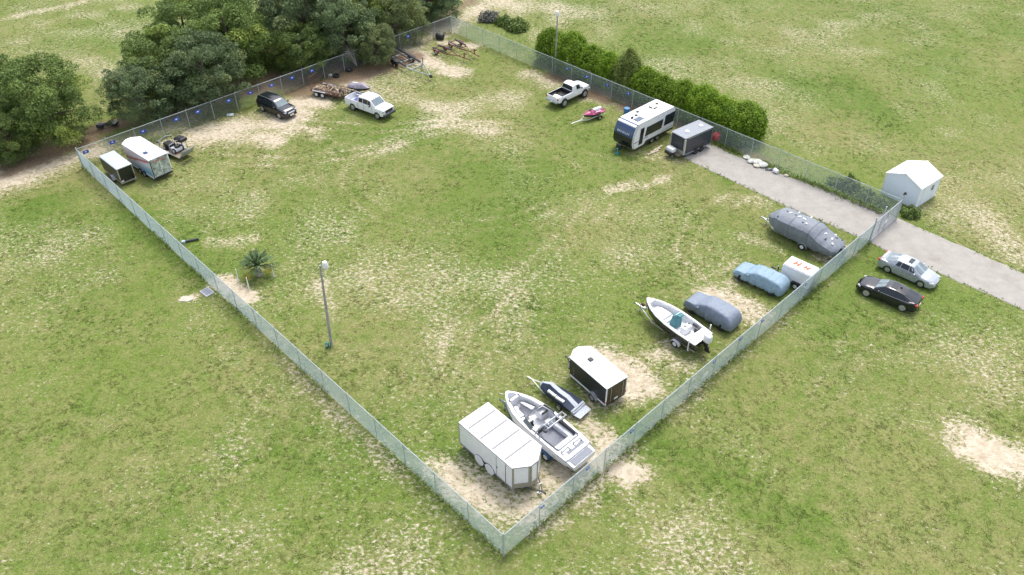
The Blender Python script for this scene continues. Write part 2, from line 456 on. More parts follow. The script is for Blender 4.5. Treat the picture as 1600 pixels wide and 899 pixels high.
# road: inner (south) and outer (north) edge, cracked pale asphalt
RS = [(17.6, 72.0), (18.0, 71.58), (20.95, 68.36), (25.04, 63.99), (28.1, 61.0), (30.92, 58.2), (32.45, 56.5), (40.86, 48.25), (60, 29.5), (200, -108)]
RN = [(20.4, 75.0), (21.2, 74.4), (24.3, 71.0), (29.11, 66.94), (31.0, 65.3), (33.06, 63.6), (34.82, 61.9), (43.13, 52.85), (62.5, 33.2), (203, -105)]
def make_road():
    mb = MB()
    rr = random.Random(3)
    NSUB = 14
    a, b = [], []
    for k in range(len(RS) - 1):
        ns = 2 if k == len(RS) - 2 else NSUB
        for i in range(ns):
            t = i / ns
            j = 0.1
            pa = Vector(RS[k]).lerp(Vector(RS[k + 1]), t)
            pb = Vector(RN[k]).lerp(Vector(RN[k + 1]), t)
            d = (pb - pa).normalized()
            a.append(pa + d * rr.uniform(-j, j))
            b.append(pb + d * rr.uniform(-j, j))
    v, f = [], []
    for p, q in zip(a, b):
        d = (q - p).normalized()
        v += [(p.x - d.x * .12, p.y - d.y * .12, -0.06), (p.x, p.y, 0.022), ((p.x + q.x) / 2, (p.y + q.y) / 2, 0.05), (q.x, q.y, 0.022), (q.x + d.x * .12, q.y + d.y * .12, -0.06)]
    for i in range(len(a) - 1):
        for j in range(4):
            f.append((i * 5 + j, i * 5 + j + 1, i * 5 + j + 6, i * 5 + j + 5))
    mb.add(v, f)
    m = bpy.data.materials.new('pale_asphalt')
    m.use_nodes = True
    n, l = m.node_tree.nodes, m.node_tree.links
    bs = n['Principled BSDF']
    bs.inputs['Roughness'].default_value = 0.9
    tc = n.new('ShaderNodeTexCoord')
    n1 = n.new('ShaderNodeTexNoise'); n1.inputs['Scale'].default_value = 0.9; n1.inputs['Detail'].default_value = 8; n1.inputs['Roughness'].default_value = 0.7
    l.new(tc.outputs['Object'], n1.inputs['Vector'])
    rp = n.new('ShaderNodeValToRGB')
    e = rp.color_ramp.elements
    e[0].position, e[0].color = 0.28, (0.27, 0.25, 0.225, 1)
    e[1].position, e[1].color = 0.72, (0.37, 0.345, 0.31, 1)
    l.new(n1.outputs['Fac'], rp.inputs['Fac'])
    n2 = n.new('ShaderNodeTexNoise'); n2.inputs['Scale'].default_value = 14; n2.inputs['Detail'].default_value = 5; n2.inputs['Roughness'].default_value = 0.8
    l.new(tc.outputs['Object'], n2.inputs['Vector'])
    mx = n.new('ShaderNodeMix'); mx.data_type = 'RGBA'; mx.blend_type = 'OVERLAY'; mx.inputs[0].default_value = 0.3
    l.new(rp.outputs['Color'], mx.inputs[6]); l.new(n2.outputs['Fac'], mx.inputs[7])
    vo = n.new('ShaderNodeTexVoronoi'); vo.feature = 'DISTANCE_TO_EDGE'; vo.inputs['Scale'].default_value = 0.55
    wv = n.new('ShaderNodeMix'); wv.data_type = 'VECTOR'; wv.inputs[0].default_value = 0.25
    l.new(tc.outputs['Object'], wv.inputs[4]); l.new(n1.outputs['Color'], wv.inputs[5])
    l.new(wv.outputs[1], vo.inputs['Vector'])
    cr = n.new('ShaderNodeMapRange'); cr.inputs['From Max'].default_value = 0.014; cr.inputs['To Min'].default_value = 0.22; cr.inputs['To Max'].default_value = 0.0
    l.new(vo.outputs['Distance'], cr.inputs['Value'])
    n3 = n.new('ShaderNodeTexNoise'); n3.inputs['Scale'].default_value = 0.35; n3.inputs['Detail'].default_value = 6
    l.new(tc.outputs['Object'], n3.inputs['Vector'])
    st_ = n.new('ShaderNodeMapRange'); st_.inputs['From Min'].default_value = 0.56; st_.inputs['From Max'].default_value = 0.72; st_.inputs['To Max'].default_value = 0.45
    l.new(n3.outputs['Fac'], st_.inputs['Value'])
    m1 = n.new('ShaderNodeMix'); m1.data_type = 'RGBA'; m1.inputs[7].default_value = (0.20, 0.165, 0.13, 1)
    l.new(st_.outputs['Result'], m1.inputs[0]); l.new(mx.outputs[2], m1.inputs[6])
    m2 = n.new('ShaderNodeMix'); m2.data_type = 'RGBA'; m2.inputs[7].default_value = (0.2, 0.175, 0.14, 1)
    l.new(cr.outputs['Result'], m2.inputs[0]); l.new(m1.outputs[2], m2.inputs[6])
    l.new(m2.outputs[2], bs.inputs['Base Color'])
    o = mb.build('road', m, smooth=30)
    o['kind'] = 'structure'
    return o
road = make_road()

def on_road(x, y):
    """inside the road polygon"""
    poly = np.array(RS + RN[::-1])
    c = np.zeros(x.shape, bool)
    j = len(poly) - 1
    for i in range(len(poly)):
        xi, yi = poly[i]; xj, yj = poly[j]
        c ^= ((yi > y) != (yj > y)) & (x < (xj - xi) * (y - yi) / (yj - yi + 1e-9) + xi)
        j = i
    return c

# grass tufts over the pasture: uncountable, one instancing object
def make_grass(N=75000):
    Yp = 22 + (122 - 22) * rng.random(N * 2) ** 0.85
    Xp = (rng.random(N * 2) * 2 - 1) * (Yp * 0.60 + 16)
    sand, tone, dry, lit = ground_fields(Xp, Yp)
    keep = (rng.random(N * 2) > sand * 1.3) & (rng.random(N * 2) > lit * 1.1) & ~on_road(Xp, Yp)
    Xp, Yp, tone, dry = Xp[keep][:N], Yp[keep][:N], tone[keep][:N], dry[keep][:N]
    n = len(Xp)
    me = bpy.data.meshes.new('grass')
    me.vertices.add(n)
    me.vertices.foreach_set('co', np.stack([Xp, Yp, np.full(n, -0.03)], -1).astype(np.float32).ravel())
    sc = (0.45 + 0.75 * rng.random(n) ** 2) * (0.85 + 0.4 * tone)
    for nm, a in (('tone', np.clip(tone + rng.normal(0, 0.2, n), 0, 1)), ('dry', np.clip(dry + rng.normal(0, 0.16, n), 0, 1)), ('sc', sc), ('rz', rng.random(n) * 6.283)):
        at = me.attributes.new(nm, 'FLOAT', 'POINT')
        at.data.foreach_set('value', a.astype(np.float32))
    o = bpy.data.objects.new('grass', me)
    C.objects.link(o)
    tag(o, 'short patchy pasture grass covering the whole field', 'grass', kind='stuff')
    # tuft
    mb = MB()
    rr = random.Random(5)
    for k in range(9):
        a = rr.uniform(0, 6.283)
        d = rr.uniform(0.0, 0.16)
        x, y = d * math.cos(a), d * math.sin(a)
        h = rr.uniform(0.02, 0.05)
        b_ = rr.uniform(0, 6.283)
        w = rr.uniform(0.02, 0.036)
        lx, ly = rr.uniform(0.08, 0.17) * math.cos(a), rr.uniform(0.08, 0.17) * math.sin(a)
        wx, wy = w * math.cos(b_), w * math.sin(b_)
        mb.add([(x - wx, y - wy, 0), (x + wx, y + wy, 0), (x + lx * .6 + wx * .7, y + ly * .6 + wy * .7, h * .7), (x + lx, y + ly, h), (x + lx * .6 - wx * .7, y + ly * .6 - wy * .7, h * .7)], [(0, 1, 2, 4), (4, 2, 3)])
    m = bpy.data.materials.new('grass_blades')
    m.use_nodes = True
    n_, l = m.node_tree.nodes, m.node_tree.links
    bs = n_['Principled BSDF']
    bs.inputs['Roughness'].default_value = 0.7
    bs.inputs['Specular IOR Level'].default_value = 0.2
    def attr(nm):
        a = n_.new('ShaderNodeAttribute'); a.attribute_name = nm; a.attribute_type = 'INSTANCER'
        return a.outputs['Fac']
    col = grass_colour_nodes(n_, l, attr('tone'), attr('dry'))
    hv = n_.new('ShaderNodeHueSaturation'); hv.inputs['Value'].default_value = 1.3
    l.new(col, hv.inputs['Color']); col = hv.outputs['Color']
    l.new(col, bs.inputs['Base Color'])
    tr = n_.new('ShaderNodeBsdfTranslucent'); l.new(col, tr.inputs['Color'])
    ms = n_.new('ShaderNodeMixShader'); ms.inputs[0].default_value = 0.45
    l.new(bs.outputs[0], ms.inputs[1]); l.new(tr.outputs[0], ms.inputs[2])
    l.new(ms.outputs[0], n_['Material Output'].inputs['Surface'])
    tuft_me = mb.mesh('tuft', m)
    tuft = bpy.data.objects.new('grass_tuft', tuft_me)
    ng = bpy.data.node_groups.new('grass', 'GeometryNodeTree')
    ng.interface.new_socket('Geometry', in_out='INPUT', socket_type='NodeSocketGeometry')
    ng.interface.new_socket('Geometry', in_out='OUTPUT', socket_type='NodeSocketGeometry')
    gi = ng.nodes.new('NodeGroupInput'); go = ng.nodes.new('NodeGroupOutput')
    ip = ng.nodes.new('GeometryNodeInstanceOnPoints')
    oi = ng.nodes.new('GeometryNodeObjectInfo'); oi.inputs['Object'].default_value = tuft; oi.inputs['As Instance'].default_value = True
    def na(nm):
        q = ng.nodes.new('GeometryNodeInputNamedAttribute'); q.data_type = 'FLOAT'; q.inputs['Name'].default_value = nm
        return q.outputs[0]
    cx = ng.nodes.new('ShaderNodeCombineXYZ')
    ng.links.new(na('rz'), cx.inputs['Z'])
    ng.links.new(gi.outputs[0], ip.inputs['Points'])
    ng.links.new(oi.outputs['Geometry'], ip.inputs['Instance'])
    ng.links.new(cx.outputs[0], ip.inputs['Rotation'])
    ng.links.new(na('sc'), ip.inputs['Scale'])
    ng.links.new(ip.outputs[0], go.inputs[0])
    md = o.modifiers.new('scatter', 'NODES')
    md.node_group = ng
    return o
grass = make_grass()

# ------------------------------------------------------------------ chain-link fence
FN, FL, FF, FR = (-0.49, 26.25), (-43.2, 70.0), (-8.15, 105.2), (35.3, 60.9)
FH = 2.15
WIRE = pm('fence_wire', (0.34, 0.42, 0.41), 0.5, metal=0.15, var=0.1)
WIREG = pm('galvanised_wire', (0.36, 0.40, 0.42), 0.5, metal=0.3, var=0.1)

_panels = {}
def chain_link(L, Ht, mat, w, pitch=0.075):
    """diamond mesh panel in the x,z plane: crossing diagonal wires as thin three-sided rods"""
    key = (round(L, 2), round(Ht, 2), mat.name, w)
    if key in _panels:
        return _panels[key]
    mb = MB()
    k = -Ht
    step = pitch * 1.414
    while k < L:
        for sgn in (1, -1):
            x0, x1 = k, k + Ht
            z0, z1 = (0.04, Ht) if sgn > 0 else (Ht, 0.04)
            a, b = 0.0, 1.0
            if x0 < 0: a = -x0 / Ht
            if x1 > L: b = (L - x0) / Ht
            if b - a > 0.01:
                p = Vector((x0 + a * Ht, 0.004 * sgn, z0 + a * (z1 - z0)))
                q = Vector((x0 + b * Ht, 0.004 * sgn, z0 + b * (z1 - z0)))
                d = (q - p).normalized()
                u = Vector((0, 1, 0)); v = d.cross(u)
                ring = [u * w * math.cos(t) + v * w * math.sin(t) for t in (0.5, 2.6, 4.7)]
                mb.add([p + r for r in ring] + [q + r for r in ring], [(0, 1, 4, 3), (1, 2, 5, 4), (2, 0, 3, 5)])
        k += step
    me = mb.mesh('chain_link_mesh', mat)
    _panels[key] = me
    return me

POSTM = pm('post_paint', (0.40, 0.45, 0.45), 0.6, var=0.12)
_post_me = {}
def post_mesh(h, r):
    if (h, r) not in _post_me:
        _post_me[(h, r)] = MB().cyl((0, 0, -0.1), (0, 0, h), r, n=8).lathe_z([(r * 1.3, 0), (r * 1.1, 0.03), (0.005, 0.05)], 0, 0, h, 8).mesh('post', POSTM, 40)
    return _post_me[(h, r)]
_arm_me = MB().tube([(0, 0, 0), (0.0, -0.22, 0.26)], 0.018, 5).mesh('barb_arm', GALV)

def fence(label, p, q, n, mat, w, arms=True, end_post=True, skip=None):
    p, q = Vector(p), Vector(q)
    d = (q - p)
    L = d.length
    ang = math.atan2(d.y, d.x)
    t = thing('chain_link_fence', label, 'fence', (p.x, p.y, 0), math.degrees(ang))
    bay = L / n
    me = chain_link(bay, FH - 0.03, mat, w)
    for i in range(n + 1):
        if i == n and not end_post:
            break
        po = link('post', post_mesh(FH + (0.12 if i in (0, n) else 0), 0.05 if i in (0, n) else 0.028), t, (i * bay, 0, 0))
        if arms and 0 < i < n:
            link('barb_arm', _arm_me, po, (0, 0, FH))
        if i < n:
            pan = link('chain_link_mesh', me, t, (i * bay, 0.04, 0))
            pan['kind'] = 'stuff'
    MB().cyl((0, 0, FH - 0.02), (L, 0, FH - 0.02), 0.028, n=6).build('top_rail', POSTM, t, 40)
    MB().cyl((0, 0, 0.05), (L, 0, 0.05), 0.006, n=4).build('tension_wire', GALV, t)
    return t

GA = Vector((31.6, 57.3))                       # gate post next to the road
fence('pale green chain-link fence running from the near corner to the far left corner', FL, FN, 20, WIRE, 0.0078)
fence('pale green chain-link fence beside the boats, from the near corner to the gate', FN, GA, 15, WIRE, 0.0078)
fence('grey chain-link fence below the big trees, at the far left of the yard', FL, FF, 17, WIREG, 0.0048)
fence('green chain-link fence in front of the clipped hedge and along the road', FF, FR, 20, WIRE, 0.006)

ORD = ['first', 'second', 'third', 'fourth', 'fifth', 'sixth', 'seventh', 'eighth', 'ninth', 'tenth', 'eleventh', 'twelfth']
def sign_on_fence(p, q, ts, label, group, z=1.55, k=1.0):
    p, q = Vector(p), Vector(q)
    d = (q - p).normalized()
    nrm = Vector((d.y, -d.x))
    ang = math.degrees(math.atan2(d.y, d.x))
    for i, tt in enumerate(ts):
        c = p + (q - p) * tt
        side = -1 if nrm.y > 0 else 1
        s = thing('fence_sign', label % ORD[i], 'sign', (c.x + nrm.x * 0.08 * side, c.y + nrm.y * 0.08 * side, z), ang + (0 if side > 0 else 180), group)
        MB().box(0, 0, 0, 0.58 * k, 0.02, 0.34 * k).build('board', BLUEM, s, bevel=0.004)
        MB().ell(0.0, -0.012, 0.02, 0.12 * k, 0.006, 0.07 * k, 8, 4).build('white_mark', PLATE, s)

sign_on_fence(FL, FF, [0.015, 0.07, 0.135, 0.21, 0.26, 0.335, 0.39, 0.445, 0.50, 0.555, 0.85], 'small blue sign on the fence below the trees, %s from the left corner', 'signs on the tree-side fence')
sign_on_fence(FF, FR, [0.34, 0.39, 0.44, 0.49, 0.545, 0.67], 'small blue sign on the hedge-side fence, %s from the tall light pole', 'signs on the hedge-side fence', k=.8)
sign_on_fence(FN, GA, [0.07, 0.16, 0.255, 0.46, 0.535, 0.60, 0.74], 'small blue sign on the boat-side fence, %s from the near corner', 'signs on the boat-side fence', 1.85, .55)
for a_, n_ in ((0.095, 'nearest the near corner'), (0.44, 'opposite the centre-console boat')):
    c_ = Vector(FN) + (GA - Vector(FN)) * a_
    o_ = thing('fence_notice', 'white notice hung on the boat-side fence, ' + n_, 'sign', (c_.x + .05, c_.y - .06, 1.2), 44)
    MB().box(0, 0, 0, .55, .02, .4).build('board', PLATE, o_, bevel=.004)
    MB().box(0, -.014, .06, .36, .006, .05).box(0, -.014, -.06, .4, .006, .03).build('print_line', LGREY, o_)

# rolling gate across the road
def gate():
    d = Vector(FR) - GA
    L = d.length
    t = thing('gate', 'double chain-link gate standing across the pale road beside the shed', 'gate', (GA.x, GA.y, 0), math.degrees(math.atan2(d.y, d.x)))
    h = 2.2
    for x0, x1 in ((0.1, L / 2 - 0.03), (L / 2 + 0.03, L - 0.1)):
        MB().tube([(x0, 0, 0.12), (x1, 0, 0.12), (x1, 0, h), (x0, 0, h), (x0, 0, 0.12)], 0.03, 6).build('leaf_frame', GALV, t, 40)
        MB().tube([(x0, 0, 0.15), (x1, 0, h)], 0.018, 5).tube([(x0, 0, h), (x1, 0, 0.15)], 0.018, 5).build('brace', GALV, t)
        pan = link('chain_link_mesh', chain_link(x1 - x0, h, WIREG, 0.006), t, (x0, 0.02, 0))
        pan['kind'] = 'stuff'
    link('post', post_mesh(2.6, 0.06), t, (L, 0, 0))
    link('post', post_mesh(2.6, 0.06), t, (L / 2 - 0.35, 0.25, 0))
    link('post', post_mesh(2.6, 0.06), t, (0.0, 0.02, 0))
    MB().box(L * 0.46, -0.06, 1.15, 0.5, 0.02, 0.4).build('gate_sign', PLATE, t, label='white notice on the gate')
    c = thing('security_camera', 'small black security camera on top of the gate post by the shed', 'camera', (FR[0], FR[1], 2.72))
    MB().ell(0, 0, 0.12, 0.12, 0.12, 0.11, 10, 6).build('dome', BLACK, c, 40)
    MB().box(0.0, 0.02, 0.0, 0.34, 0.12, 0.06).build('bracket', BLACK, c)
gate()

# ------------------------------------------------------------------ foliage
def leaf_material(name, dark, light, alt, trans=0.25):
    m = bpy.data.materials.new(name)
    m.use_nodes = True
    n, l = m.node_tree.nodes, m.node_tree.links
    b = n['Principled BSDF']
    b.inputs['Roughness'].default_value = 0.6
    b.inputs['Specular IOR Level'].default_value = 0.25
    a = n.new('ShaderNodeAttribute'); a.attribute_name = 'tone'
    oi = n.new('ShaderNodeObjectInfo')
    r = n.new('ShaderNodeValToRGB')
    e = r.color_ramp.elements
    e[0].position, e[0].color = 0.0, (*dark, 1)
    e[1].position, e[1].color = 1.0, (*alt, 1)
    k = e.new(0.6); k.color = (*light, 1)
    l.new(a.outputs['Fac'], r.inputs['Fac'])
    h = n.new('ShaderNodeHueSaturation')
    mr = n.new('ShaderNodeMapRange'); mr.inputs['To Min'].default_value = 0.85; mr.inputs['To Max'].default_value = 1.18
    l.new(oi.outputs['Random'], mr.inputs['Value'])
    l.new(mr.outputs['Result'], h.inputs['Value'])
    l.new(r.outputs['Color'], h.inputs['Color'])
    l.new(h.outputs['Color'], b.inputs['Base Color'])
    tr = n.new('ShaderNodeBsdfTranslucent')
    l.new(h.outputs['Color'], tr.inputs['Color'])
    mx = n.new('ShaderNodeMixShader'); mx.inputs[0].default_value = trans
    l.new(b.outputs[0], mx.inputs[1]); l.new(tr.outputs[0], mx.inputs[2])
    l.new(mx.outputs[0], n['Material Output'].inputs['Surface'])
    return m

OAK = leaf_material('oak_leaves', (0.08, 0.125, 0.036), (0.165, 0.235, 0.06), (0.26, 0.325, 0.06))
OAKG = leaf_material('grey_oak_leaves', (0.085, 0.125, 0.058), (0.16, 0.225, 0.098), (0.26, 0.31, 0.13))
OLIVE = leaf_material('olive_leaves', (0.09, 0.125, 0.045), (0.175, 0.22, 0.085), (0.28, 0.315, 0.12))
CYPR = leaf_material('hedge_leaves', (0.085, 0.165, 0.014), (0.185, 0.305, 0.02), (0.31, 0.43, 0.03), 0.4)
CYPD = leaf_material('dull_hedge_leaves', (0.12, 0.17, 0.04), (0.23, 0.29, 0.07), (0.31, 0.37, 0.09), 0.4)
PALM = leaf_material('palm_leaves', (0.08, 0.14, 0.075), (0.15, 0.235, 0.12), (0.28, 0.34, 0.14), 0.35)
DRYP = leaf_material('dry_palm_leaves', (0.32, 0.22, 0.02), (0.48, 0.36, 0.03), (0.55, 0.42, 0.08))
BARK = pm('bark', (0.14, 0.11, 0.09), 0.9, var=0.3, scale=12, bump=0.5)
DEAD = pm('dead_wood', (0.42, 0.39, 0.36), 0.9, var=0.2, scale=12)

def leaves_mesh(name, mat, pos, out, size, tone, rs, flat=0.5, aspect=0.55, along=None):
    """pos Nx3, out Nx3 outward direction: bent leaf-clump quads"""
    n = len(pos)
    nr = out * flat + rs.normal(0, 0.6, (n, 3)) + np.array([0, 0, 0.35])
    nr /= np.linalg.norm(nr, axis=1, keepdims=True) + 1e-9
    up = rs.normal(0, 1, (n, 3))
    if along is not None:
        up = np.cross(along, nr)
    u = np.cross(nr, up) if along is None else along + 0.12 * rs.normal(0, 1, (n, 3)); u /= np.linalg.norm(u, axis=1, keepdims=True) + 1e-9
    v = np.cross(nr, u)
    s = (size * (0.6 + 0.8 * rs.random(n)))[:, None]
    a = pos - u * s * 0.5
    b = pos + v * s * aspect * 0.5 + nr * s * 0.12
    c_ = pos + u * s * 0.5
    d = pos - v * s * aspect * 0.5 + nr * s * 0.12
    co = np.stack([a, b, c_, d], 1).reshape(-1, 3)
    me = bpy.data.meshes.new(name)
    me.vertices.add(4 * n)
    me.vertices.foreach_set('co', co.astype(np.float32).ravel())
    idx = np.arange(4 * n, dtype=np.int32)
    me.loops.add(4 * n)
    me.loops.foreach_set('vertex_index', idx)
    me.polygons.add(n)
    me.polygons.foreach_set('loop_start', np.arange(0, 4 * n, 4, dtype=np.int32))
    me.update(calc_edges=True)
    at = me.attributes.new('tone', 'FLOAT', 'POINT')
    at.data.foreach_set('value', np.repeat(np.clip(tone, 0, 1), 4).astype(np.float32))
    me.materials.append(mat)
    return me

def oak_meshes(seed, r, h, mat, nleaf, leaf=0.3):
    """crown and trunk meshes of a broad tree with foliage to the ground"""
    rs = np.random.default_rng(seed)
    lobes = []
    nl = 85
    for k in range(nl):
        a = rs.random() * 6.283
        z = rs.random()
        rad = r * math.sqrt(max(0.05, 1 - (1.25 * (z - 0.35)) ** 2)) * (0.45 + 0.45 * rs.random())
        lobes.append((rad * math.cos(a), rad * math.sin(a), h * (0.1 + 0.8 * z), r * (0.11 + 0.15 * rs.random()), rs.random()))
    for k in range(26):                                   # twiggy sprays that break the outline
        a = rs.random() * 6.283
        z = rs.random() * 0.95
        rad = r * math.sqrt(max(0.05, 1 - (1.25 * (z - 0.35)) ** 2)) * (0.9 + 0.22 * rs.random())
        lobes.append((rad * math.cos(a), rad * math.sin(a), h * (0.12 + 0.86 * z), r * (0.08 + 0.08 * rs.random()), rs.random()))
    lobes = np.array(lobes)
    w = lobes[:, 3] ** 2
    pick = rs.choice(len(lobes), nleaf, p=w / w.sum())
    Lb = lobes[pick]
    d = rs.normal(0, 1, (nleaf, 3))
    d /= np.linalg.norm(d, axis=1, keepdims=True)
    d[:, 2] = np.where(rs.random(nleaf) < 0.6, np.abs(d[:, 2]), d[:, 2])
    rad = Lb[:, 3] * (0.55 + 0.55 * rs.random(nleaf) ** 0.6)
    pos = Lb[:, :3] + d * rad[:, None] * np.array([1.1, 1.1, 0.8])
    pos[:, 2] = np.maximum(pos[:, 2], 0.15 + 0.3 * rs.random(nleaf))
    tone = 0.10 + 0.42 * Lb[:, 4] + 0.34 * rs.random(nleaf) + 0.25 * (Lb[:, 4] > 0.86)
    crown = leaves_mesh('crown', mat, pos, d, leaf, tone, rs)
    mb = MB()
    rr = random.Random(seed)
    mb.tube([(0, 0, -0.2), (0.1, 0.05, h * .18), (0, 0.1, h * .4), (0.1, 0, h * .75)], [r * .075, r * .06, r * .045, r * .015], 8)
    for k in range(9):
        a = k * 0.7 + rr.random()
        z = h * rr.uniform(.15, .5)
        q = (r * .65 * math.cos(a), r * .65 * math.sin(a), z + h * rr.uniform(.1, .35))
        mb.tube([(0, 0.05, z), (q[0] * .5, q[1] * .5, z + (q[2] - z) * .65), q], [r * .035, r * .022, r * .008], 6)
    trunk = mb.mesh('trunk', BARK, 60)
    return crown, trunk

_oaks = [oak_meshes(1, 5.0, 9.2, OAK, 30000, .24), oak_meshes(2, 5.0, 9.6, OAKG, 30000, .24), oak_meshes(3, 5.0, 8.8, OAK, 30000, .24), oak_meshes(4, 5.0, 8.4, OLIVE, 26000, .24)]
def tree(xy, r, variant, label, hs=1.0, rot=0.0, group='oak trees beyond the fence'):
    t = thing('oak_tree', label, 'tree', xy, 0, group)
    cr, tr = _oaks[variant]
    for nm, me in (('trunk', tr), ('crown', cr)):
        o = link(nm, me, t, (0, 0, 0), rot)
        o.scale = (r / 5, r / 5, r / 5 * hs)
    return t

tree((-48.4, 76.2), 4.7, 0, 'large dark tree left of the gap in the tree line', 0.97, 0.3)
tree((-51.4, 72.0), 3.0, 0, 'small tree at the left photo edge, in front of larger trees', 1.0, 2.0)
tree((-56.0, 78.5), 4.6, 2, 'dark tree behind, cut by the left edge of the photo', 1.0, 1.1)
tree((-40.3, 80.0), 3.6, 1, 'low grey-green tree at the left end of the big clump, by the black junk', 0.95, 0.6)
tree((-39.0, 86.0), 4.8, 2, 'tree on the left outline of the big clump, with an open field to its left', 0.95, 2.4)
tree((-34.4, 84.4), 4.4, 1, 'grey-green tree at the front of the big clump, right behind the fence', 0.95, 4.1)
tree((-33.6, 91.5), 5.2, 0, 'yellow-topped tree in the middle of the big clump', 1.0, 5.2)
tree((-39.8, 95.0), 4.8, 2, 'yellow-green tree at the back left of the big clump', 1.0, 0.9)
tree((-33.0, 100.2), 5.0, 1, 'tree at the back of the big clump, touching the top of the photo', 1.0, 3.3)
tree((-25.8, 97.6), 5.0, 1, 'tall dark tree right of the sandy gap in the clump', 1.0, 1.7)
tree((-25.4, 92.6), 3.4, 2, 'low round tree just behind the fence, right of the sandy gap', 1.0, 2.9)
tree((-20.8, 96.6), 4.2, 1, 'dark tree between the sandy gap and the olive-coloured small tree', 1.0, 0.2)
tree((-20.4, 102.5), 5.2, 0, 'tall dark tree behind the olive-coloured small tree, at the top of the photo', 1.0, 4.6)
tree((-15.4, 102.6), 4.0, 3, 'pale olive tree at the right end of the clump, above the sandy track', 1.05, 1.2)
tree((-17.1, 95.4), 2.9, 3, 'small olive-coloured tree with bare grey branches, leaning over the fence', 1.0, 3.8)
tree((-11.2, 109.4), 3.8, 1, 'dark tree at the right end of the tree line, at the top of the photo', 1.0, 5.9)
tree((-27.0, 107.5), 5.0, 0, 'back-row dark tree behind the sandy gap, cut by the photo top', 1.0, 2.2)
tree((-14.2, 110.5), 4.6, 2, 'back-row dark tree above the sandy track, cut by the photo top', 1.0, 0.4)

# bare branches beside the small olive tree
def dead_branches():
    rr = random.Random(9)
    mb = MB()
    for k in range(16):
        a = rr.uniform(2.2, 4.6)
        l1 = rr.uniform(1.0, 2.2)
        p1 = (l1 * .5 * math.cos(a), l1 * .5 * math.sin(a), rr.uniform(1.0, 2.2))
        p2 = (l1 * math.cos(a + .3), l1 * math.sin(a + .3), p1[2] + rr.uniform(-.4, 1.1))
        mb.tube([(0, 0, 0.2), p1, p2], [.06, .035, .01], 5)
        for j in range(3):
            b = a + rr.uniform(-1, 1)
            mb.tube([p1, (p1[0] + .7 * math.cos(b), p1[1] + .7 * math.sin(b), p1[2] + rr.uniform(0, .8))], [.02, .006], 4)
    o = mb.build('dead_branches', DEAD)
    o.location = (-19.2, 94.0, 0)
    tag(o, 'bare grey dead branches beside the small olive-coloured tree at the fence', 'branches')
dead_branches()

def cone_meshes(seed, r, h, mat, point, nleaf=9000):
    """clipped conifer: leaves gathered in upright sprays over a rounded column"""
    rs = np.random.default_rng(seed)
    ns = 420
    z = rs.random(ns) ** 0.75
    prof = np.where(z < 0.3, 0.84 + 0.16 * np.sin(z / 0.3 * 1.57), np.maximum(0.03, 1 - ((z - 0.3) / 0.7) ** point))
    a = rs.random(ns) * 6.283
    rad = r * prof * (0.78 + 0.24 * rs.random(ns))
    S = np.stack([rad * np.cos(a), rad * np.sin(a), 0.12 + h * z * 0.97], 1)
    tn = rs.random(ns)
    k = rs.integers(0, ns, nleaf)
    pos = S[k] + rs.normal(0, 1, (nleaf, 3)) * np.array([0.13, 0.13, 0.24])
    pos[:, 2] = np.maximum(pos[:, 2], 0.08)
    out = np.stack([np.cos(a[k]), np.sin(a[k]), 0.3 + 0.8 * z[k]], 1)
    tone = 0.08 + 0.5 * tn[k] + 0.4 * rs.random(nleaf)
    crown = leaves_mesh('crown', mat, pos, out, 0.19, tone, rs, 0.6, 0.45)
    trunk = MB().tube([(0, 0, -0.1), (0, 0, h * .5), (0, 0, h * .85)], [.14, .09, .03], 7).mesh('trunk', BARK, 60)
    return crown, trunk
_hedge = [cone_meshes(21, 1.75, 3.9, CYPR, 4.6, 15000), cone_meshes(22, 1.75, 3.7, CYPR, 3.8, 13000), cone_meshes(23, 1.75, 5.0, CYPD, 2.0, 15000), cone_meshes(24, 1.75, 4.0, CYPR, 4.0, 13000)]
HX = [(4.3, 95.3, 1.55, 0, 1.0, 'leftmost clipped conifer of the hedge, behind the tall light pole'),
      (6.7, 92.9, 1.95, 3, 1.1, 'broad clipped conifer, second from the light pole end of the hedge'),
      (9.1, 90.4, 1.75, 1, 1.0, 'clipped conifer, third from the light pole end of the hedge'),
      (10.9, 88.6, 1.5, 0, 0.95, 'narrow clipped conifer just left of the tall pointed one'),
      (12.9, 86.6, 1.75, 2, 1.0, 'tall pointed dull green conifer standing above the hedge'),
      (14.7, 84.7, 1.7, 3, 0.9, 'clipped conifer just right of the tall pointed one'),
      (16.5, 82.9, 1.7, 1, 0.9, 'second clipped conifer right of the tall pointed one'),
      (18.4, 81.0, 1.65, 0, 0.95, 'clipped conifer behind the rear of the white camper'),
      (20.2, 79.2, 1.75, 3, 1.0, 'clipped conifer behind the grey cargo trailer'),
      (21.9, 77.5, 1.75, 1, 0.95, 'second clipped conifer from the road end of the hedge'),
      (23.9, 75.6, 1.95, 0, 0.98, 'rightmost clipped conifer of the hedge, at its road end')]
for x, y, r, v, hsc, lb in HX:
    t = thing('conifer', lb, 'tree', (x + 0.5, y + 0.5), 0, 'clipped conifers of the hedge')
    for nm, me in (('trunk', _hedge[v][1]), ('crown', _hedge[v][0])):
        o = link(nm, me, t, (0, 0, 0), x * 1.7)
        o.scale = (r / 1.75 * 1.12, r / 1.75 * 1.12, hsc)

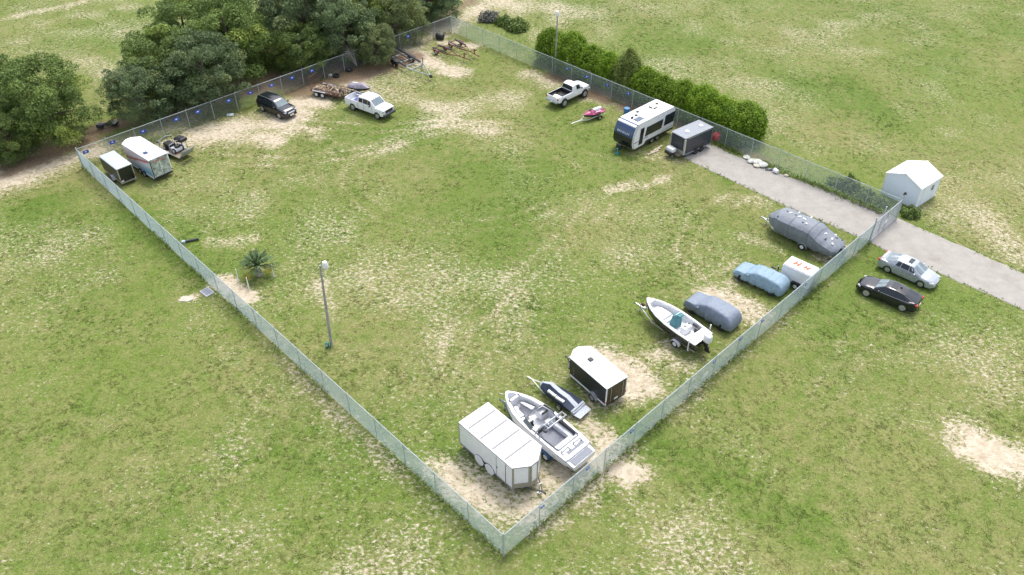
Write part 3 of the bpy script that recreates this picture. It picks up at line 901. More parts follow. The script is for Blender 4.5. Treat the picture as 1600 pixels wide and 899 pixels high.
def bush_meshes(seed, mat, n=1500):
    rs = np.random.default_rng(seed)
    d = rs.normal(0, 1, (n, 3)); d /= np.linalg.norm(d, axis=1, keepdims=True)
    d[:, 2] = np.abs(d[:, 2])
    lump = 1 + 0.25 * np.sin(4 * d[:, 0] + seed) * np.cos(5 * d[:, 1])
    pos = d * (0.5 + 0.5 * rs.random(n))[:, None] * lump[:, None] * np.array([1, 1, 0.9])
    cr = leaves_mesh('foliage', mat, pos + np.array([0, 0, 0.05]), d, 0.22, 0.2 + 0.6 * rs.random(n), rs)
    mb = MB()
    for k in range(6):
        a = k * 1.05
        mb.tube([(0, 0, -0.05), (0.3 * math.cos(a), 0.3 * math.sin(a), 0.35), (0.5 * math.cos(a), 0.5 * math.sin(a), 0.75)], [.03, .02, .006], 4)
    return cr, mb.mesh('stems', BARK)
SHRUB = leaf_material('shrub_leaves', (0.07, 0.11, 0.03), (0.15, 0.22, 0.05), (0.26, 0.34, 0.07))
GSHR = leaf_material('grey_shrub_leaves', (0.12, 0.12, 0.10), (0.20, 0.20, 0.17), (0.27, 0.27, 0.22))
_bush = [bush_meshes(31, SHRUB), bush_meshes(32, OAK), bush_meshes(33, GSHR)]
for x, y, r, hh, v, lb in [(-3.2, 109.6, 1.5, 1.2, 2, 'grey twiggy bush beyond the far fence corner, leftmost of three'),
                           (-1.0, 107.9, 1.2, 1.3, 1, 'dark green bush beyond the far fence corner, middle of three'),
                           (0.7, 106.3, 1.6, 1.5, 1, 'dark green bush beyond the far fence corner, rightmost of three'),
                           (32.6, 66.2, 1.1, 1.3, 0, 'bright green bush behind the roadside fence, left of the shed'),
                           (33.5, 64.9, 1.1, 0.9, 1, 'dark low bush at the roadside fence, left of the shed'),
                           (34.6, 63.5, 1.0, 0.9, 1, 'dark low bush in front of the shed corner, just left of the gate end'),
                           (36.9, 61.6, 0.9, 0.8, 0, 'green bush in front of the shed, right of the gate end'),
                           (31.6, 67.2, 0.8, 0.6, 0, 'low green bush along the roadside fence, farthest left of the shed')]:
    t = thing('bush', lb, 'bush', (x, y), 0, 'bushes along the fences')
    for nm, me in (('stems', _bush[v][1]), ('foliage', _bush[v][0])):
        o = link(nm, me, t, (0, 0, 0), x)
        o.scale = (r, r, hh)

# weeds along the fence foot
def weeds():
    rs = np.random.default_rng(77)
    pts = []
    for p, q, n, lo, hi in ((FF, FR, 1500, 0.45, 0.98), (FL, FN, 1100, 0, 1), (FN, (31.6, 57.3), 800, 0, 1), (FL, FF, 400, 0, 1)):
        t = lo + (hi - lo) * rs.random(n)
        off = rs.normal(0, 0.22, n)
        d = np.array(q) - np.array(p); d = d / np.linalg.norm(d)
        pts.append(np.stack([p[0] + (q[0] - p[0]) * t - d[1] * off, p[1] + (q[1] - p[1]) * t + d[0] * off, 0.05 + 0.28 * rs.random(n)], 1))
    for e_, sg in ((RS, -1), (RN, 1)):                      # ragged road edges
        for p, q in zip(e_[:-2], e_[1:-1]):
            l_ = math.dist(p, q)
            n = int(l_ * 4)
            t = rs.random(n)
            d = (np.array(q) - np.array(p)) / l_
            off = -sg * (-0.12 + np.abs(rs.normal(0, 0.16, n))) * (rs.random(n) < 2)
            pts.append(np.stack([p[0] + (q[0] - p[0]) * t + d[1] * off, p[1] + (q[1] - p[1]) * t - d[0] * off, 0.03 + 0.06 * rs.random(n)], 1))
    pos = np.concatenate(pts)
    pos = pos[vn(pos[:, 0], pos[:, 1], 2.4, 3) + 0.25 * rs.random(len(pos)) > 0.55]
    pos = np.repeat(pos, 3, 0) + rs.normal(0, 0.1, (len(pos) * 3, 3)) * np.array([1, 1, 0.7])
    out = np.tile(np.array([0, 0, 1.0]), (len(pos), 1))
    me = leaves_mesh('fence_weeds', SHRUB, pos, out, 0.2, 0.3 + 0.7 * rs.random(len(pos)), rs, 0.3, 0.4)
    o = link('fence_weeds', me)
    tag(o, 'unmown green weeds growing along the foot of the fences', 'weeds', kind='stuff')
weeds()

# palm with stakes
def palm():
    t = thing('palm', 'small bushy palm with yellowing lower fronds, between white stakes', 'palm', (-21.25, 52.7))
    MB().tube([(0, 0, -0.1), (0.02, 0, 0.5), (0, 0.02, 0.95)], [.3, .26, .2], 9).build('trunk', pm('palm_trunk', (0.35, 0.31, 0.27), 0.9, var=0.35, scale=9), t, 50)
    rs = np.random.default_rng(5)
    def frond(a, el, L, mat, nm):
        pos, out, alo = [], [], []
        n = 80
        for k in range(n):
            s = rs.random() ** 0.8
            spread = (rs.random() - .5) * 0.75 * s
            r = L * s
            x = r * math.cos(el) * math.cos(a + spread)
            y = r * math.cos(el) * math.sin(a + spread)
            z = 0.95 + r * math.sin(el) - 0.28 * s * s * L
            pos.append((x, y, max(z, .1))); out.append((math.cos(a), math.sin(a), .6)); alo.append((math.cos(el) * math.cos(a + spread * 1.6), math.cos(el) * math.sin(a + spread * 1.6), math.sin(el) - .5 * s))
        me = leaves_mesh(nm, mat, np.array(pos), np.array(out), 0.5, 0.2 + 0.7 * rs.random(n), rs, 0.5, 0.12, np.array(alo))
        link(nm, me, t)
    for k in range(26):
        frond(k * 2.4, 0.25 + 1.2 * (k / 26), rs.uniform(1.35, 1.8), PALM, 'frond')
    for a in (-0.1, 0.25, 3.1, -2.1):
        frond(a, -0.05, rs.uniform(1.1, 1.5), DRYP, 'dry_frond')
palm()
STAKE = pm('white_stake_paint', (0.78, 0.8, 0.74), 0.5, var=0.06)
for x, y, lb in ((-22.75, 51.85, 'white marker stake farthest left of the palm'), (-21.6, 50.75, 'white marker stake in front of the palm, nearest the fence'), (-19.96, 52.45, 'white marker stake right of the palm')):
    mb = MB().cyl((0, 0, -0.1), (0.02, 0.0, 1.25), 0.05, 0.045, 7).ell(0.02, 0, 1.25, .045, .045, .03, 7, 4)
    o = mb.build('stake', STAKE, smooth=50)
    o.location = (x, y, 0)
    tag(o, lb, 'stake', 'white stakes round the palm')

# light poles
POLEW = pm('weathered_pole', (0.36, 0.34, 0.31), 0.85, var=0.25, scale=7)
def light_pole(xy, h, lean, label, arm):
    t = thing('light_pole', label, 'light pole', xy)
    top = (lean[0], lean[1], h)
    MB().tube([(0, 0, -0.2), (lean[0] * .5, lean[1] * .5, h * .5), top], [.12, .1, .075], 10).build('pole', POLEW, t, 50)
    a = Vector(top) + Vector((0, 0, -0.15))
    b = a + Vector((arm, -0.15, 0.35))
    MB().tube([a, b], .03, 6).build('arm', GALV, t)
    l = MB().lathe_z([(.05, .28), (.16, .22), (.2, .05), (.23, -.18), (.18, -.3)], b.x, b.y, b.z, 12).build('lamp_head', WPAINT, t, 40)
    MB().lathe_z([(.17, 0), (.14, -.1), (.02, -.14)], b.x, b.y, b.z - .3, 12).build('lens', LGREY, l, 40)
    MB().box(lean[0] * .93 + .0, lean[1] * .93 - .16, h * .93, .1, .08, .2).build('photocell_box', GALV, t)
light_pole((-13.68, 44.1), 7.7, (0.3, 0.0), 'leaning wooden light pole in the yard, near the fence and palm', 0.4)
light_pole((5.3, 92.4), 7.2, (0.0, 0.0), 'tall straight light pole at the left end of the hedge', -0.05)
t = thing('cable_pedestal', 'small green utility pedestal at the foot of the leaning light pole', 'pedestal', (-13.95, 43.95))
PEDG = pm('pedestal_green', (0.02, 0.16, 0.13), 0.5)
MB().lathe_z([(.15, 0), (.15, .3), (.17, .31), (.17, .38), (.1, .45), (.02, .47)], 0, 0, 0, 12).build('body', PEDG, t, 40)
MB().box(0.0, -0.16, .3, .12, .02, .14).build('label_plate', PLATE, t)

# ------------------------------------------------------------------ wheels and common vehicle parts
_wheels = {}
def wheel(parent, x, y, r, w=0.22, rim=None, side=1, spokes=5, z=None, rk=0.64):
    """tyre mesh named wheel with a rim child; side=+1 faces +y"""
    rim = rim or RIM
    key = (round(r, 3), round(w, 3), rim.name, side, spokes, rk)
    if key not in _wheels:
        h = w / 2
        t = MB().lathe_y([(r * rk, -h * .8), (r * .88, -h), (r * .97, -h * .8), (r, -h * .4), (r, h * .4), (r * .97, h * .8), (r * .88, h), (r * rk, h * .8)], 0, 0, 0, 22)
        if rim is RIM or rim is GALV:                      # spoked: dark dish behind bright spokes
            t.lathe_y([(r * rk * .98, side * h * .3), (0.01, side * h * .3)], 0, 0, 0, 18)
            ri = MB().lathe_y([(r * rk * 1.02, side * h * .84), (r * rk * .93, side * h * .9), (r * rk * .88, side * h * .62)], 0, 0, 0, 20)
        else:
            ri = MB().lathe_y([(r * rk * 1.01, side * h * .84), (r * rk * .93, side * h * .9), (r * rk * .86, side * h * .62), (r * rk * .3, side * h * .5), (0.01, side * h * .5)], 0, 0, 0, 20)
        for k in range(spokes):
            a = 2 * math.pi * k / spokes
            ri.box(r * rk * .52 * math.cos(a), side * h * .62, r * rk * .52 * math.sin(a), r * rk * .8, h * .22, r * rk * .2, 0, -a)
        ri.lathe_y([(r * rk * .22, side * h * .5), (r * rk * .2, side * h * .78), (0.005, side * h * .8)], 0, 0, 0, 10)
        _wheels[key] = (t.mesh('wheel', RUBBER, 40), ri.mesh('rim', rim, 35))
    a, b = _wheels[key]
    o = link('wheel', a, parent, (x, y, r if z is None else z))
    link('rim', b, o)
    return o

def interp(tab, x):
    if x <= tab[0][0]:
        return tab[0][1]
    for (a, p), (b, q) in zip(tab, tab[1:]):
        if x <= b:
            t = (x - a) / (b - a) if b > a else 0
            return p + (q - p) * t
    return tab[-1][1]

def sm_interp(tab, x):
    """smoothed table"""
    return (interp(tab, x - 0.07) + 2 * interp(tab, x) + interp(tab, x + 0.07)) / 4

def inset_quad(q, ins, off):
    """inset a quad (4 vectors) by fractions (u0,u1,v0,v1) and push it off along the normal away from the axis"""
    a, b, c, d = [Vector(p) for p in q]
    u0, u1, v0, v1 = ins
    def P(u, v):
        return (a * (1 - u) + b * u) * (1 - v) + (d * (1 - u) + c * u) * v
    pts = [P(u0, v0), P(u1, v0), P(u1, v1), P(u0, v1)]
    n = (pts[1] - pts[0]).cross(pts[3] - pts[0]).normalized()
    cen = sum(pts, Vector()) / 4
    if n.dot(Vector((0, cen.y, max(0.3, cen.z - 0.5)))) < 0 and abs(n.dot(Vector((0, cen.y, 0.5)))) > 1e-4:
        n = -n
    if abs(cen.y) < 0.05 and n.z < 0:
        n = -n
    return [p + n * off for p in pts]

def pane(name, q, ins, parent, mat, off=0.014, th=0.012):
    pts = inset_quad(q, ins, off)
    pin = inset_quad(q, ins, off - th)
    mb = MB().add([tuple(p) for p in pts + pin], [(0, 1, 2, 3), (7, 6, 5, 4), (0, 4, 5, 1), (1, 5, 6, 2), (2, 6, 7, 3), (3, 7, 4, 0)])
    return mb.build(name, mat, parent)

def car_body(paint, top, wid, sill, axles, rwell, x0, x1, parent, bed=None, crown=0.02, step=0.055):
    """lofted lower body with open wheel arches; bed=(xr, xf, floor z) makes a pickup box"""
    xs = []
    x = x0
    while x < x1:
        xs.append(x); x += step
    xs.append(x1)
    if bed:
        xs = sorted(xs + [bed[0] - 1e-4, bed[0], bed[1], bed[1] + 1e-4])
    rings = []
    for x in xs:
        zt, w, zb = sm_interp(top, x), sm_interp(wid, x), interp(sill, x)
        for ax in axles:
            d = abs(x - ax)
            if d < rwell:
                zb = max(zb, min(zt - 0.16, rwell * .88 + math.sqrt(rwell * rwell - d * d) - rwell * 0.08 - 0.02))
        H = zt - zb
        if bed and bed[0] <= x <= bed[1]:
            half = [(0, zb), (w - .1, zb), (w - .02, zb + .03), (w, zb + .5 * H), (w - .02, zt - .05), (w - .05, zt), (w - .10, zt), (w - .12, max(bed[2], zb + .02)), (0, max(bed[2], zb + .02))]
        else:
            half = [(0, zb), (w - .1, zb), (w - .02, zb + .03), (w, zb + .5 * H), (w - .03, zt - .16 * min(1, H / .5)), (w - .07, zt - .05), (w - .16, zt - .005), (w * .5, zt + crown * .7), (0, zt + crown)]
        ring = [(x, y, z) for y, z in half] + [(x, -y, z) for y, z in half[-2:0:-1]]
        rings.append(ring)
    return MB().loft(rings).build('body', paint, parent, smooth=38)

def cabin(paint, st, parent, name='cabin'):
    """st: stations rear to front (xb, zb, wb, xt, zt, wt): lofted greenhouse"""
    rings = []
    for xb, zb, wb_, xt, zt, wt in st:
        half = [(xb, wb_, zb), (xt, wt, zt - .025), (xt, wt * .86, zt), (xt, wt * .45, zt + .018), (xt, 0, zt + .024)]
        rings.append([(x, y, z) for x, y, z in half] + [(x, -y, z) for x, y, z in half[-2::-1]])
    return MB().loft(rings).build(name, paint, parent, smooth=30, bevel=0.02)

def side_q(st, i, s):
    a, b = st[i], st[i + 1]
    return [(a[0], s * a[2], a[1]), (b[0], s * b[2], b[1]), (b[3], s * b[5], b[4] - .025), (a[3], s * a[5], a[4] - .025)]
def top_q(st, i):
    a, b = st[i], st[i + 1]
    return [(a[3], -a[5], a[4]), (a[3], a[5], a[4]), (b[3], b[5], b[4]), (b[3], -b[5], b[4])]

def lights(parent, x, y, z, sx, sy, sz, mat, name, yaw=0.0):
    for s in (1, -1):
        MB().box(x, s * y, z, sx, sy, sz, s * yaw).build(name, mat, parent, bevel=0.02)

def mirrors(parent, x, y, z, mat):
    for s in (1, -1):
        MB().box(x, s * (y + .09), z, .12, .2, .13).build('mirror', mat, parent, bevel=0.03)

def four_wheels(parent, wb, tr, r, w, rim, spokes=5, rk=0.66):
    for x in (wb / 2, -wb / 2):
        for s in (1, -1):
            wheel(parent, x, s * tr, r, w, rim, s, spokes, rk=rk)

# ------------------------------------------------------------------ silver sedan
t = thing('sedan', 'silver-blue sedan with a sunroof, parked outside the fence next to the road', 'car', (33.2, 52.68), -44.5)
car_body(SILVER, [(-2.42, .62), (-2.36, .86), (-2.2, 1.0), (-1.6, 1.04), (-.6, .98), (.9, .98), (1.1, .97), (1.8, .86), (2.2, .74), (2.42, .55)],
         [(-2.42, .66), (-2.3, .84), (-1.9, .92), (0, .93), (1.7, .92), (2.15, .82), (2.42, .55)], [(-2.42, .4), (-2.2, .24), (2.2, .2), (2.42, .3)], (1.39, -1.41), .37, -2.42, 2.42, t)
st = [(-1.95, 1.0, .78, -1.9, 1.03, .74), (-1.2, .98, .88, -.95, 1.40, .60), (-.55, .97, .9, -.5, 1.46, .62), (.2, .96, .9, .15, 1.44, .62), (.75, .96, .89, .42, 1.38, .6), (1.25, .95, .82, 1.2, .97, .76)]
cabin(SILVER, st, t)
for s in (1, -1):
    pane('side_window', side_q(st, 1, s), (.35, .96, .12, .86), t, GLASS)
    pane('side_window', side_q(st, 2, s), (.05, .95, .12, .88), t, GLASS)
    pane('side_window', side_q(st, 3, s), (.04, .98, .12, .86), t, GLASS)
pane('windscreen', top_q(st, 4), (.06, .94, .04, .95), t, GLASSL, .02)
pane('rear_window', top_q(st, 0), (.07, .93, .10, .93), t, GLASSL, .02)
pane('sunroof', top_q(st, 2), (.2, .8, .45, .98), t, GLASS, .035)
lights(t, 2.12, .68, .66, .34, .22, .12, CLEAR, 'headlight', -.55)
lights(t, -2.3, .66, .86, .2, .3, .16, REDL, 'taillight', .3)
MB().box(2.38, 0, .5, .1, .9, .18).build('grille', BLACK, t, bevel=.02)
MB().box(-2.4, 0, .6, .06, .45, .14).build('number_plate', PLATE, t)
MB().box(0, 0, .32, 4.2, 1.5, .26).build('underbody', BLACK, t)
mirrors(t, .72, .9, 1.0, SILVER)
four_wheels(t, 2.8, .83, .335, .22, RIM, 6)
MB().box(-2.1, 0, 1.07, .22, 1.3, .03).build('boot_spoiler', SILVER, t, bevel=.012)

# ------------------------------------------------------------------ black fastback coupe
t = thing('fastback_car', 'shiny black fastback car parked outside the fence, nose towards the fence', 'car', (30.42, 49.68), 140.2)
car_body(BPAINT, [(-2.42, .66), (-2.38, .98), (-2.2, 1.08), (-1.5, 1.05), (-.6, .98), (.8, .96), (1.1, .98), (1.7, .92), (2.2, .78), (2.42, .52)],
         [(-2.42, .72), (-2.3, .86), (-1.8, .95), (0, .94), (1.7, .93), (2.15, .84), (2.42, .6)], [(-2.42, .42), (-2.2, .25), (2.2, .2), (2.42, .28)], (1.45, -1.45), .39, -2.42, 2.42, t)
st = [(-2.25, 1.06, .76, -2.2, 1.08, .72), (-1.55, 1.02, .87, -1.25, 1.33, .60), (-.75, .98, .9, -.6, 1.46, .62), (.05, .97, .9, 0, 1.46, .62), (.6, .96, .89, .3, 1.40, .6), (1.1, .97, .82, 1.05, .99, .78)]
cabin(BPAINT, st, t)
for s in (1, -1):
    pane('side_window', side_q(st, 1, s), (.25, .97, .16, .82), t, GLASS)
    pane('side_window', side_q(st, 2, s), (.03, .95, .14, .86), t, GLASS)
    pane('side_window', side_q(st, 3, s), (.04, .98, .14, .84), t, GLASS)
    MB().tube([(-1.9, s * .905, 1.03), (-.7, s * .925, .985), (.7, s * .915, .975)], .014, 4).build('window_trim', ALU, t)
pane('windscreen', top_q(st, 4), (.05, .95, .04, .95), t, GLASSL, .02)
pane('rear_window', top_q(st, 0), (.08, .92, .15, .96), t, GLASS, .02)
pane('sunroof', top_q(st, 2), (.14, .86, .05, .9), t, GLASS, .035)
lights(t, 2.14, .68, .68, .3, .24, .12, CLEAR, 'headlight', -.5)
lights(t, -2.3, .66, .92, .22, .34, .13, REDL, 'taillight', .25)
for s in (1, -1):
    MB().box(2.39, s * .16, .62, .08, .26, .2).build('grille', BLACK, t, bevel=.03)
MB().box(-2.42, 0, .66, .05, .45, .14).build('number_plate', PLATE, t)
MB().box(0, 0, .32, 4.2, 1.5, .26).build('underbody', BLACK, t)
MB().ell(-.75, 0, 1.5, .12, .035, .05, 8, 4).build('antenna_fin', BPAINT, t)
mirrors(t, .6, .9, 1.02, BPAINT)
four_wheels(t, 2.9, .84, .355, .24, RIM, 5, .72)

# ------------------------------------------------------------------ black SUV
t = thing('suv', 'black sport-utility car parked on sand by the fence below the trees', 'car', (-26.3, 82.05), -37.4)
car_body(BPAINT, [(-2.48, .8), (-2.42, 1.02), (-2.2, 1.1), (0, 1.1), (.9, 1.12), (1.3, 1.14), (2.0, 1.08), (2.3, .96), (2.5, .7)],
         [(-2.48, .84), (-2.3, .95), (0, 1.0), (1.9, .98), (2.25, .88), (2.5, .68)], [(-2.48, .5), (-2.2, .32), (2.2, .3), (2.5, .38)], (1.43, -1.45), .43, -2.48, 2.5, t)
st = [(-2.42, 1.06, .86, -2.2, 1.66, .68), (-1.3, 1.08, .94, -1.25, 1.76, .72), (-.35, 1.08, .95, -.35, 1.79, .73), (.55, 1.08, .94, .3, 1.74, .71), (.98, 1.1, .9, .55, 1.66, .68), (1.3, 1.12, .86, 1.26, 1.14, .8)]
cabin(BPAINT, st, t)
for i in (0, 1, 2):
    for s in (1, -1):
        pane('side_window', side_q(st, i, s), (.08, .95, .14, .84), t, GLASS)
for s in (1, -1):
    pane('side_window', side_q(st, 3, s), (.04, .9, .14, .84), t, GLASS)
    MB().tube([(-2.0, s * .66, 1.78), (-.4, s * .69, 1.84), (.25, s * .67, 1.79)], .02, 5).build('roof_rail', ALU, t)
pane('windscreen', top_q(st, 4), (.06, .94, .05, .95), t, GLASSL, .02)
MB().add([(-2.44, -.72, 1.14), (-2.44, .72, 1.14), (-2.26, .6, 1.58), (-2.26, -.6, 1.58)], [(0, 1, 2, 3)]).build('rear_window', GLASS, t)
lights(t, 2.27, .68, .86, .26, .26, .12, CLEAR, 'headlight', -.45)
lights(t, -2.42, .78, .98, .12, .22, .2, REDL, 'taillight')
MB().box(2.47, 0, .74, .08, .9, .16).build('grille', GALV, t, bevel=.03)
MB().box(2.53, 0, .5, .04, .5, .15).build('number_plate', PLATE, t)
MB().box(2.42, 0, .42, .2, 1.4, .16).build('bumper', BLACK, t, bevel=.04)
MB().box(0, 0, .42, 4.3, 1.6, .28).build('underbody', BLACK, t)
mirrors(t, .85, .94, 1.2, BPAINT)
four_wheels(t, 2.88, .88, .38, .25, RIM, 5)

# ------------------------------------------------------------------ white extended-cab pickup
t = thing('pickup_truck', 'white extended-cab pickup with red and blue gear in its bed', 'pickup', (-15.85, 82.15), -35.1)
car_body(WPAINT, [(-3.0, 1.3), (-1.0, 1.32), (1.2, 1.3), (1.5, 1.32), (2.5, 1.27), (2.74, 1.2), (2.84, 1.0)],
         [(-3.0, .95), (-2.8, .98), (2.2, .98), (2.6, .92), (2.82, .8)], [(-3.0, .6), (-2.8, .5), (2.4, .46), (2.82, .5)], (1.84, -1.84), .47, -3.0, 2.82, t, bed=(-2.93, -.98, .72), crown=.03)
st = [(-.98, 1.28, .94, -.93, 1.9, .80), (-.2, 1.28, .96, -.2, 1.99, .82), (.55, 1.28, .96, .5, 1.99, .82), (1.05, 1.28, .95, .85, 1.93, .80), (1.6, 1.3, .9, 1.56, 1.33, .85)]
cabin(WPAINT, st, t)
for s in (1, -1):
    pane('side_window', side_q(st, 0, s), (.2, .95, .16, .84), t, GLASS)
    pane('side_window', side_q(st, 1, s), (.06, .96, .14, .86), t, GLASS)
    pane('side_window', side_q(st, 2, s), (.02, .95, .14, .82), t, GLASS)
    MB().box(.25, s * .985, 1.06, .18, .03, .04).build('door_handle', LGREY, t)
    MB().box(1.15, s * .979, .92, .02, .012, .6).box(-.08, s * .983, .92, .02, .012, .6).box(-.96, s * .983, .92, .03, .012, .7).build('door_gap', DKMETAL, t)
    MB().box(-1.95, s * .855, 1.05, 1.85, .02, .5).build('bed_liner', GREYM, t)
pane('windscreen', top_q(st, 3), (.06, .94, .06, .95), t, GLASSL, .02)
MB().add([(-1.0, -.7, 1.4), (-1.0, .7, 1.4), (-.96, .64, 1.84), (-.96, -.64, 1.84)], [(0, 1, 2, 3)]).build('rear_window', GLASS, t)
lights(t, 2.7, .74, 1.06, .26, .3, .26, CLEAR, 'headlight', -.3)
lights(t, -2.98, .86, 1.0, .08, .14, .3, REDL, 'taillight')
MB().box(2.82, 0, 1.0, .1, 1.15, .32).build('grille', BLACK, t, bevel=.03)
MB().box(2.86, 0, .64, .24, 1.85, .28).build('bumper', DKMETAL, t, bevel=.05)
MB().box(-3.06, 0, .66, .16, 1.8, .2).build('rear_bumper', DKMETAL, t, bevel=.04)
MB().box(0, 0, .52, 5.0, 1.5, .3).build('underbody', BLACK, t)
mirrors(t, .92, .98, 1.32, BLACK)
four_wheels(t, 3.7, .86, .40, .26, RIM, 6)
g = thing('blue_tarp', 'bright blue bundle lying in the bed of the white extended-cab pickup', 'bundle', (-15.85, 82.15, .75), -35.1)
MB().prism([(-2.3, -.6), (-1.3, -.75), (-1.2, .2), (-1.9, .5), (-2.4, .2)], 0, .34, [(-2.1, -.45), (-1.35, -.6), (-1.25, .1), (-1.8, .3), (-2.2, .1)]).build('bundle', pm('blue_tarp', (.03, .09, .36), .5, var=.3, bump=.6, bscale=8), g, bevel=.05)
MB().tube([(-2.5, .55, .42), (-1.6, .6, .46), (-1.1, .62, .42)], .07, 6).build('roll', WPAINT, g)
g = thing('red_container', 'red and white container behind the cab of the white extended-cab pickup', 'container', (-15.85, 82.15, .75), -35.1)
MB().box(-1.18, -.55, .3, .3, .45, .55, .2).build('body', REDP, g, bevel=.04)
MB().box(-1.42, -.42, .33, .22, .3, .12, .2).build('lid', PLATE, g, bevel=.03)

# ------------------------------------------------------------------ lifted white regular-cab pickup
t = thing('pickup_truck', 'lifted white two-door pickup with an empty black bed, near the light pole', 'pickup', (6.5, 85.15), 44.4)
car_body(WPAINT, [(-2.75, 1.34), (-.3, 1.36), (1.35, 1.36), (1.6, 1.4), (2.3, 1.36), (2.55, 1.26), (2.68, 1.0)],
         [(-2.75, .93), (-2.5, .96), (2.1, .96), (2.45, .9), (2.68, .78)], [(-2.75, .78), (-2.5, .68), (2.3, .66), (2.68, .72)], (1.72, -1.72), .58, -2.75, 2.68, t, bed=(-2.68, -.32, .92), crown=.03)
MB().box(-1.5, 0, .945, 2.3, 1.62, .02).build('bed_liner', BPANEL, t)
for s in (1, -1):
    MB().box(-1.5, s * .825, 1.15, 2.3, .02, .42).build('bed_liner', BPANEL, t)
    MB().box(-1.72, s * .7, 1.03, .8, .2, .16).build('wheel_housing', BPANEL, t, bevel=.03)
MB().box(-.35, 0, 1.15, .03, 1.62, .42).box(-2.66, 0, 1.15, .03, 1.62, .4).build('bed_liner', BPANEL, t)
st = [(-.3, 1.34, .9, -.2, 1.94, .73), (.35, 1.34, .92, .3, 2.04, .75), (.78, 1.34, .92, .62, 2.02, .75), (1.05, 1.34, .91, .82, 1.95, .73), (1.55, 1.36, .87, 1.5, 1.39, .82)]
cabin(WPAINT, st, t)
for s in (1, -1):
    pane('side_window', side_q(st, 1, s), (.02, .98, .14, .84), t, GLASS)
    pane('side_window', side_q(st, 2, s), (.05, .98, .14, .82), t, GLASS)
pane('windscreen', top_q(st, 3), (.06, .94, .06, .95), t, GLASSL, .02)
MB().add([(-.33, -.78, 1.46), (-.33, .78, 1.46), (-.225, .66, 1.9), (-.225, -.66, 1.9)], [(0, 1, 2, 3)]).build('rear_window', GLASS, t)
lights(t, 2.52, .7, 1.12, .24, .28, .2, CLEAR, 'headlight', -.3)
lights(t, -2.74, .84, 1.16, .06, .16, .26, REDL, 'taillight')
MB().box(2.62, 0, 1.1, .1, 1.05, .24).build('grille', LGREY, t, bevel=.03)
MB().box(2.66, 0, .78, .2, 1.75, .22).build('bumper', GALV, t, bevel=.05)
MB().box(-2.84, 0, .8, .2, 1.75, .2).build('rear_bumper', GALV, t, bevel=.05)
MB().box(-2.95, 0, .82, .02, .36, .14).build('number_plate', PLATE, t)
MB().box(0, 0, .66, 4.6, 1.3, .3).build('underbody', BLACK, t)
mirrors(t, 1.05, .95, 1.46, BLACK)
four_wheels(t, 3.44, .88, .50, .32, GALV, 6, .58)

# ------------------------------------------------------------------ enclosed trailers
def hitch(t, x0, x1, w, z=.42, mat=None, jack=True):
    mat = mat or DKMETAL
    MB().tube([(x0, w, z), (x1, .04, z)], .04, 6).tube([(x0, -w, z), (x1, -.04, z)], .04, 6).build('tongue', mat, t)
    MB().box(x1 + .12, 0, z + .03, .34, .1, .1).ell(x1 + .26, 0, z + .02, .1, .07, .08, 8, 4).build('coupler', BLACK, t)
    if jack:
        MB().cyl((x1 - .25, 0, .02), (x1 - .25, 0, z + .45), .035, n=7).box(x1 - .25, 0, .02, .2, .2, .03).box(x1 - .25, .1, z + .45, .05, .22, .03).build('jack', GALV, t, 40)

def enclosed(t, L, W, H, nose, wall, roof, trim, axles, seams, rimm, z0=.38, wr=.33, fender=ALU, out=True, rear=None, nose_mat=None):
    """box trailer, front towards +x, nose metres of wedge front"""
    hw = W / 2
    poly = [(-L / 2, -hw), (L / 2, -hw), (L / 2 + nose, -.12 * W if nose > .2 else -hw * .9), (L / 2 + nose, .12 * W if nose > .2 else hw * .9), (L / 2, hw), (-L / 2, hw)]
    if nose < .02:
        poly = [(-L / 2, -hw), (L / 2, -hw), (L / 2, hw), (-L / 2, hw)]
    MB().prism(poly, z0, H - .06).build('body', wall, t)
    def grow(p, d):
        return [(x + (d if x > 0 else -d), y + (d if y > 0 else -d)) for x, y in p]
    MB().prism(grow(poly, .03), H - .1, H - .03, grow(poly, .025)).build('roof_trim', trim, t)
    MB().prism(grow(poly, .012), H - .03, H, grow(poly, -.1)).build('roof', roof, t)
    for k in range(seams):
        x = -L / 2 + L * (k + .75) / (seams + .4)
        MB().box(x, 0, H + .004, .13, W - .22, .024).build('roof_seam', trim, t)
    for s in (1, -1):
        MB().box(0, s * (hw + .012), z0 + .06, L - .1, .03, .12).build('sill_rail', trim, t)
        MB().box(-L / 2 - .003, s * (hw - .03), (z0 + H) / 2 - .03, .05, .09, H - z0 - .1).build('corner_post', trim, t)
    for ax in axles:
        for s in (1, -1):
            yo = hw + (.12 if out else -.08)
            wheel(t, ax, s * yo, wr, .2, rimm, s, 5, rk=.6)
    a0, a1 = min(axles), max(axles)
    for s in (1, -1):
        if out:
            yo = hw + .13
            prof = []
            for k in range(9):
                a = math.pi * k / 8
                cx_ = a0 if k > 4 else a1
                prof.append((cx_ + (wr + .1) * math.cos(a), wr + (wr + .08) * math.sin(a)))
            inner = [(x * 1.0 + (a0 + a1) / 2 * 0, z - .03) for x, z in prof][::-1]
            MB().prismy(prof + inner, s * (yo - .13), s * (yo + .13)).build('fender', fender, t, 50)
    r = rear or wall
    MB().box(-L / 2 - .018, 0, (z0 + H) / 2 - .02, .03, W - .16, H - z0 - .2).build('rear_door', r, t)
    for s in (1, -1):
        MB().box(-L / 2 - .04, s * (hw - .03), z0 + .3, .03, .07, .16).build('tail_lamp', REDL, t)
    MB().box(-L / 2 + .1, 0, z0 - .05, .2, W - .1, .1).box(0, 0, z0 - .04, L - .3, W - .5, .12).build('chassis', BLACK, t)
    hitch(t, L / 2 + nose * .3, L / 2 + nose + .75, hw * .6)
    return hw

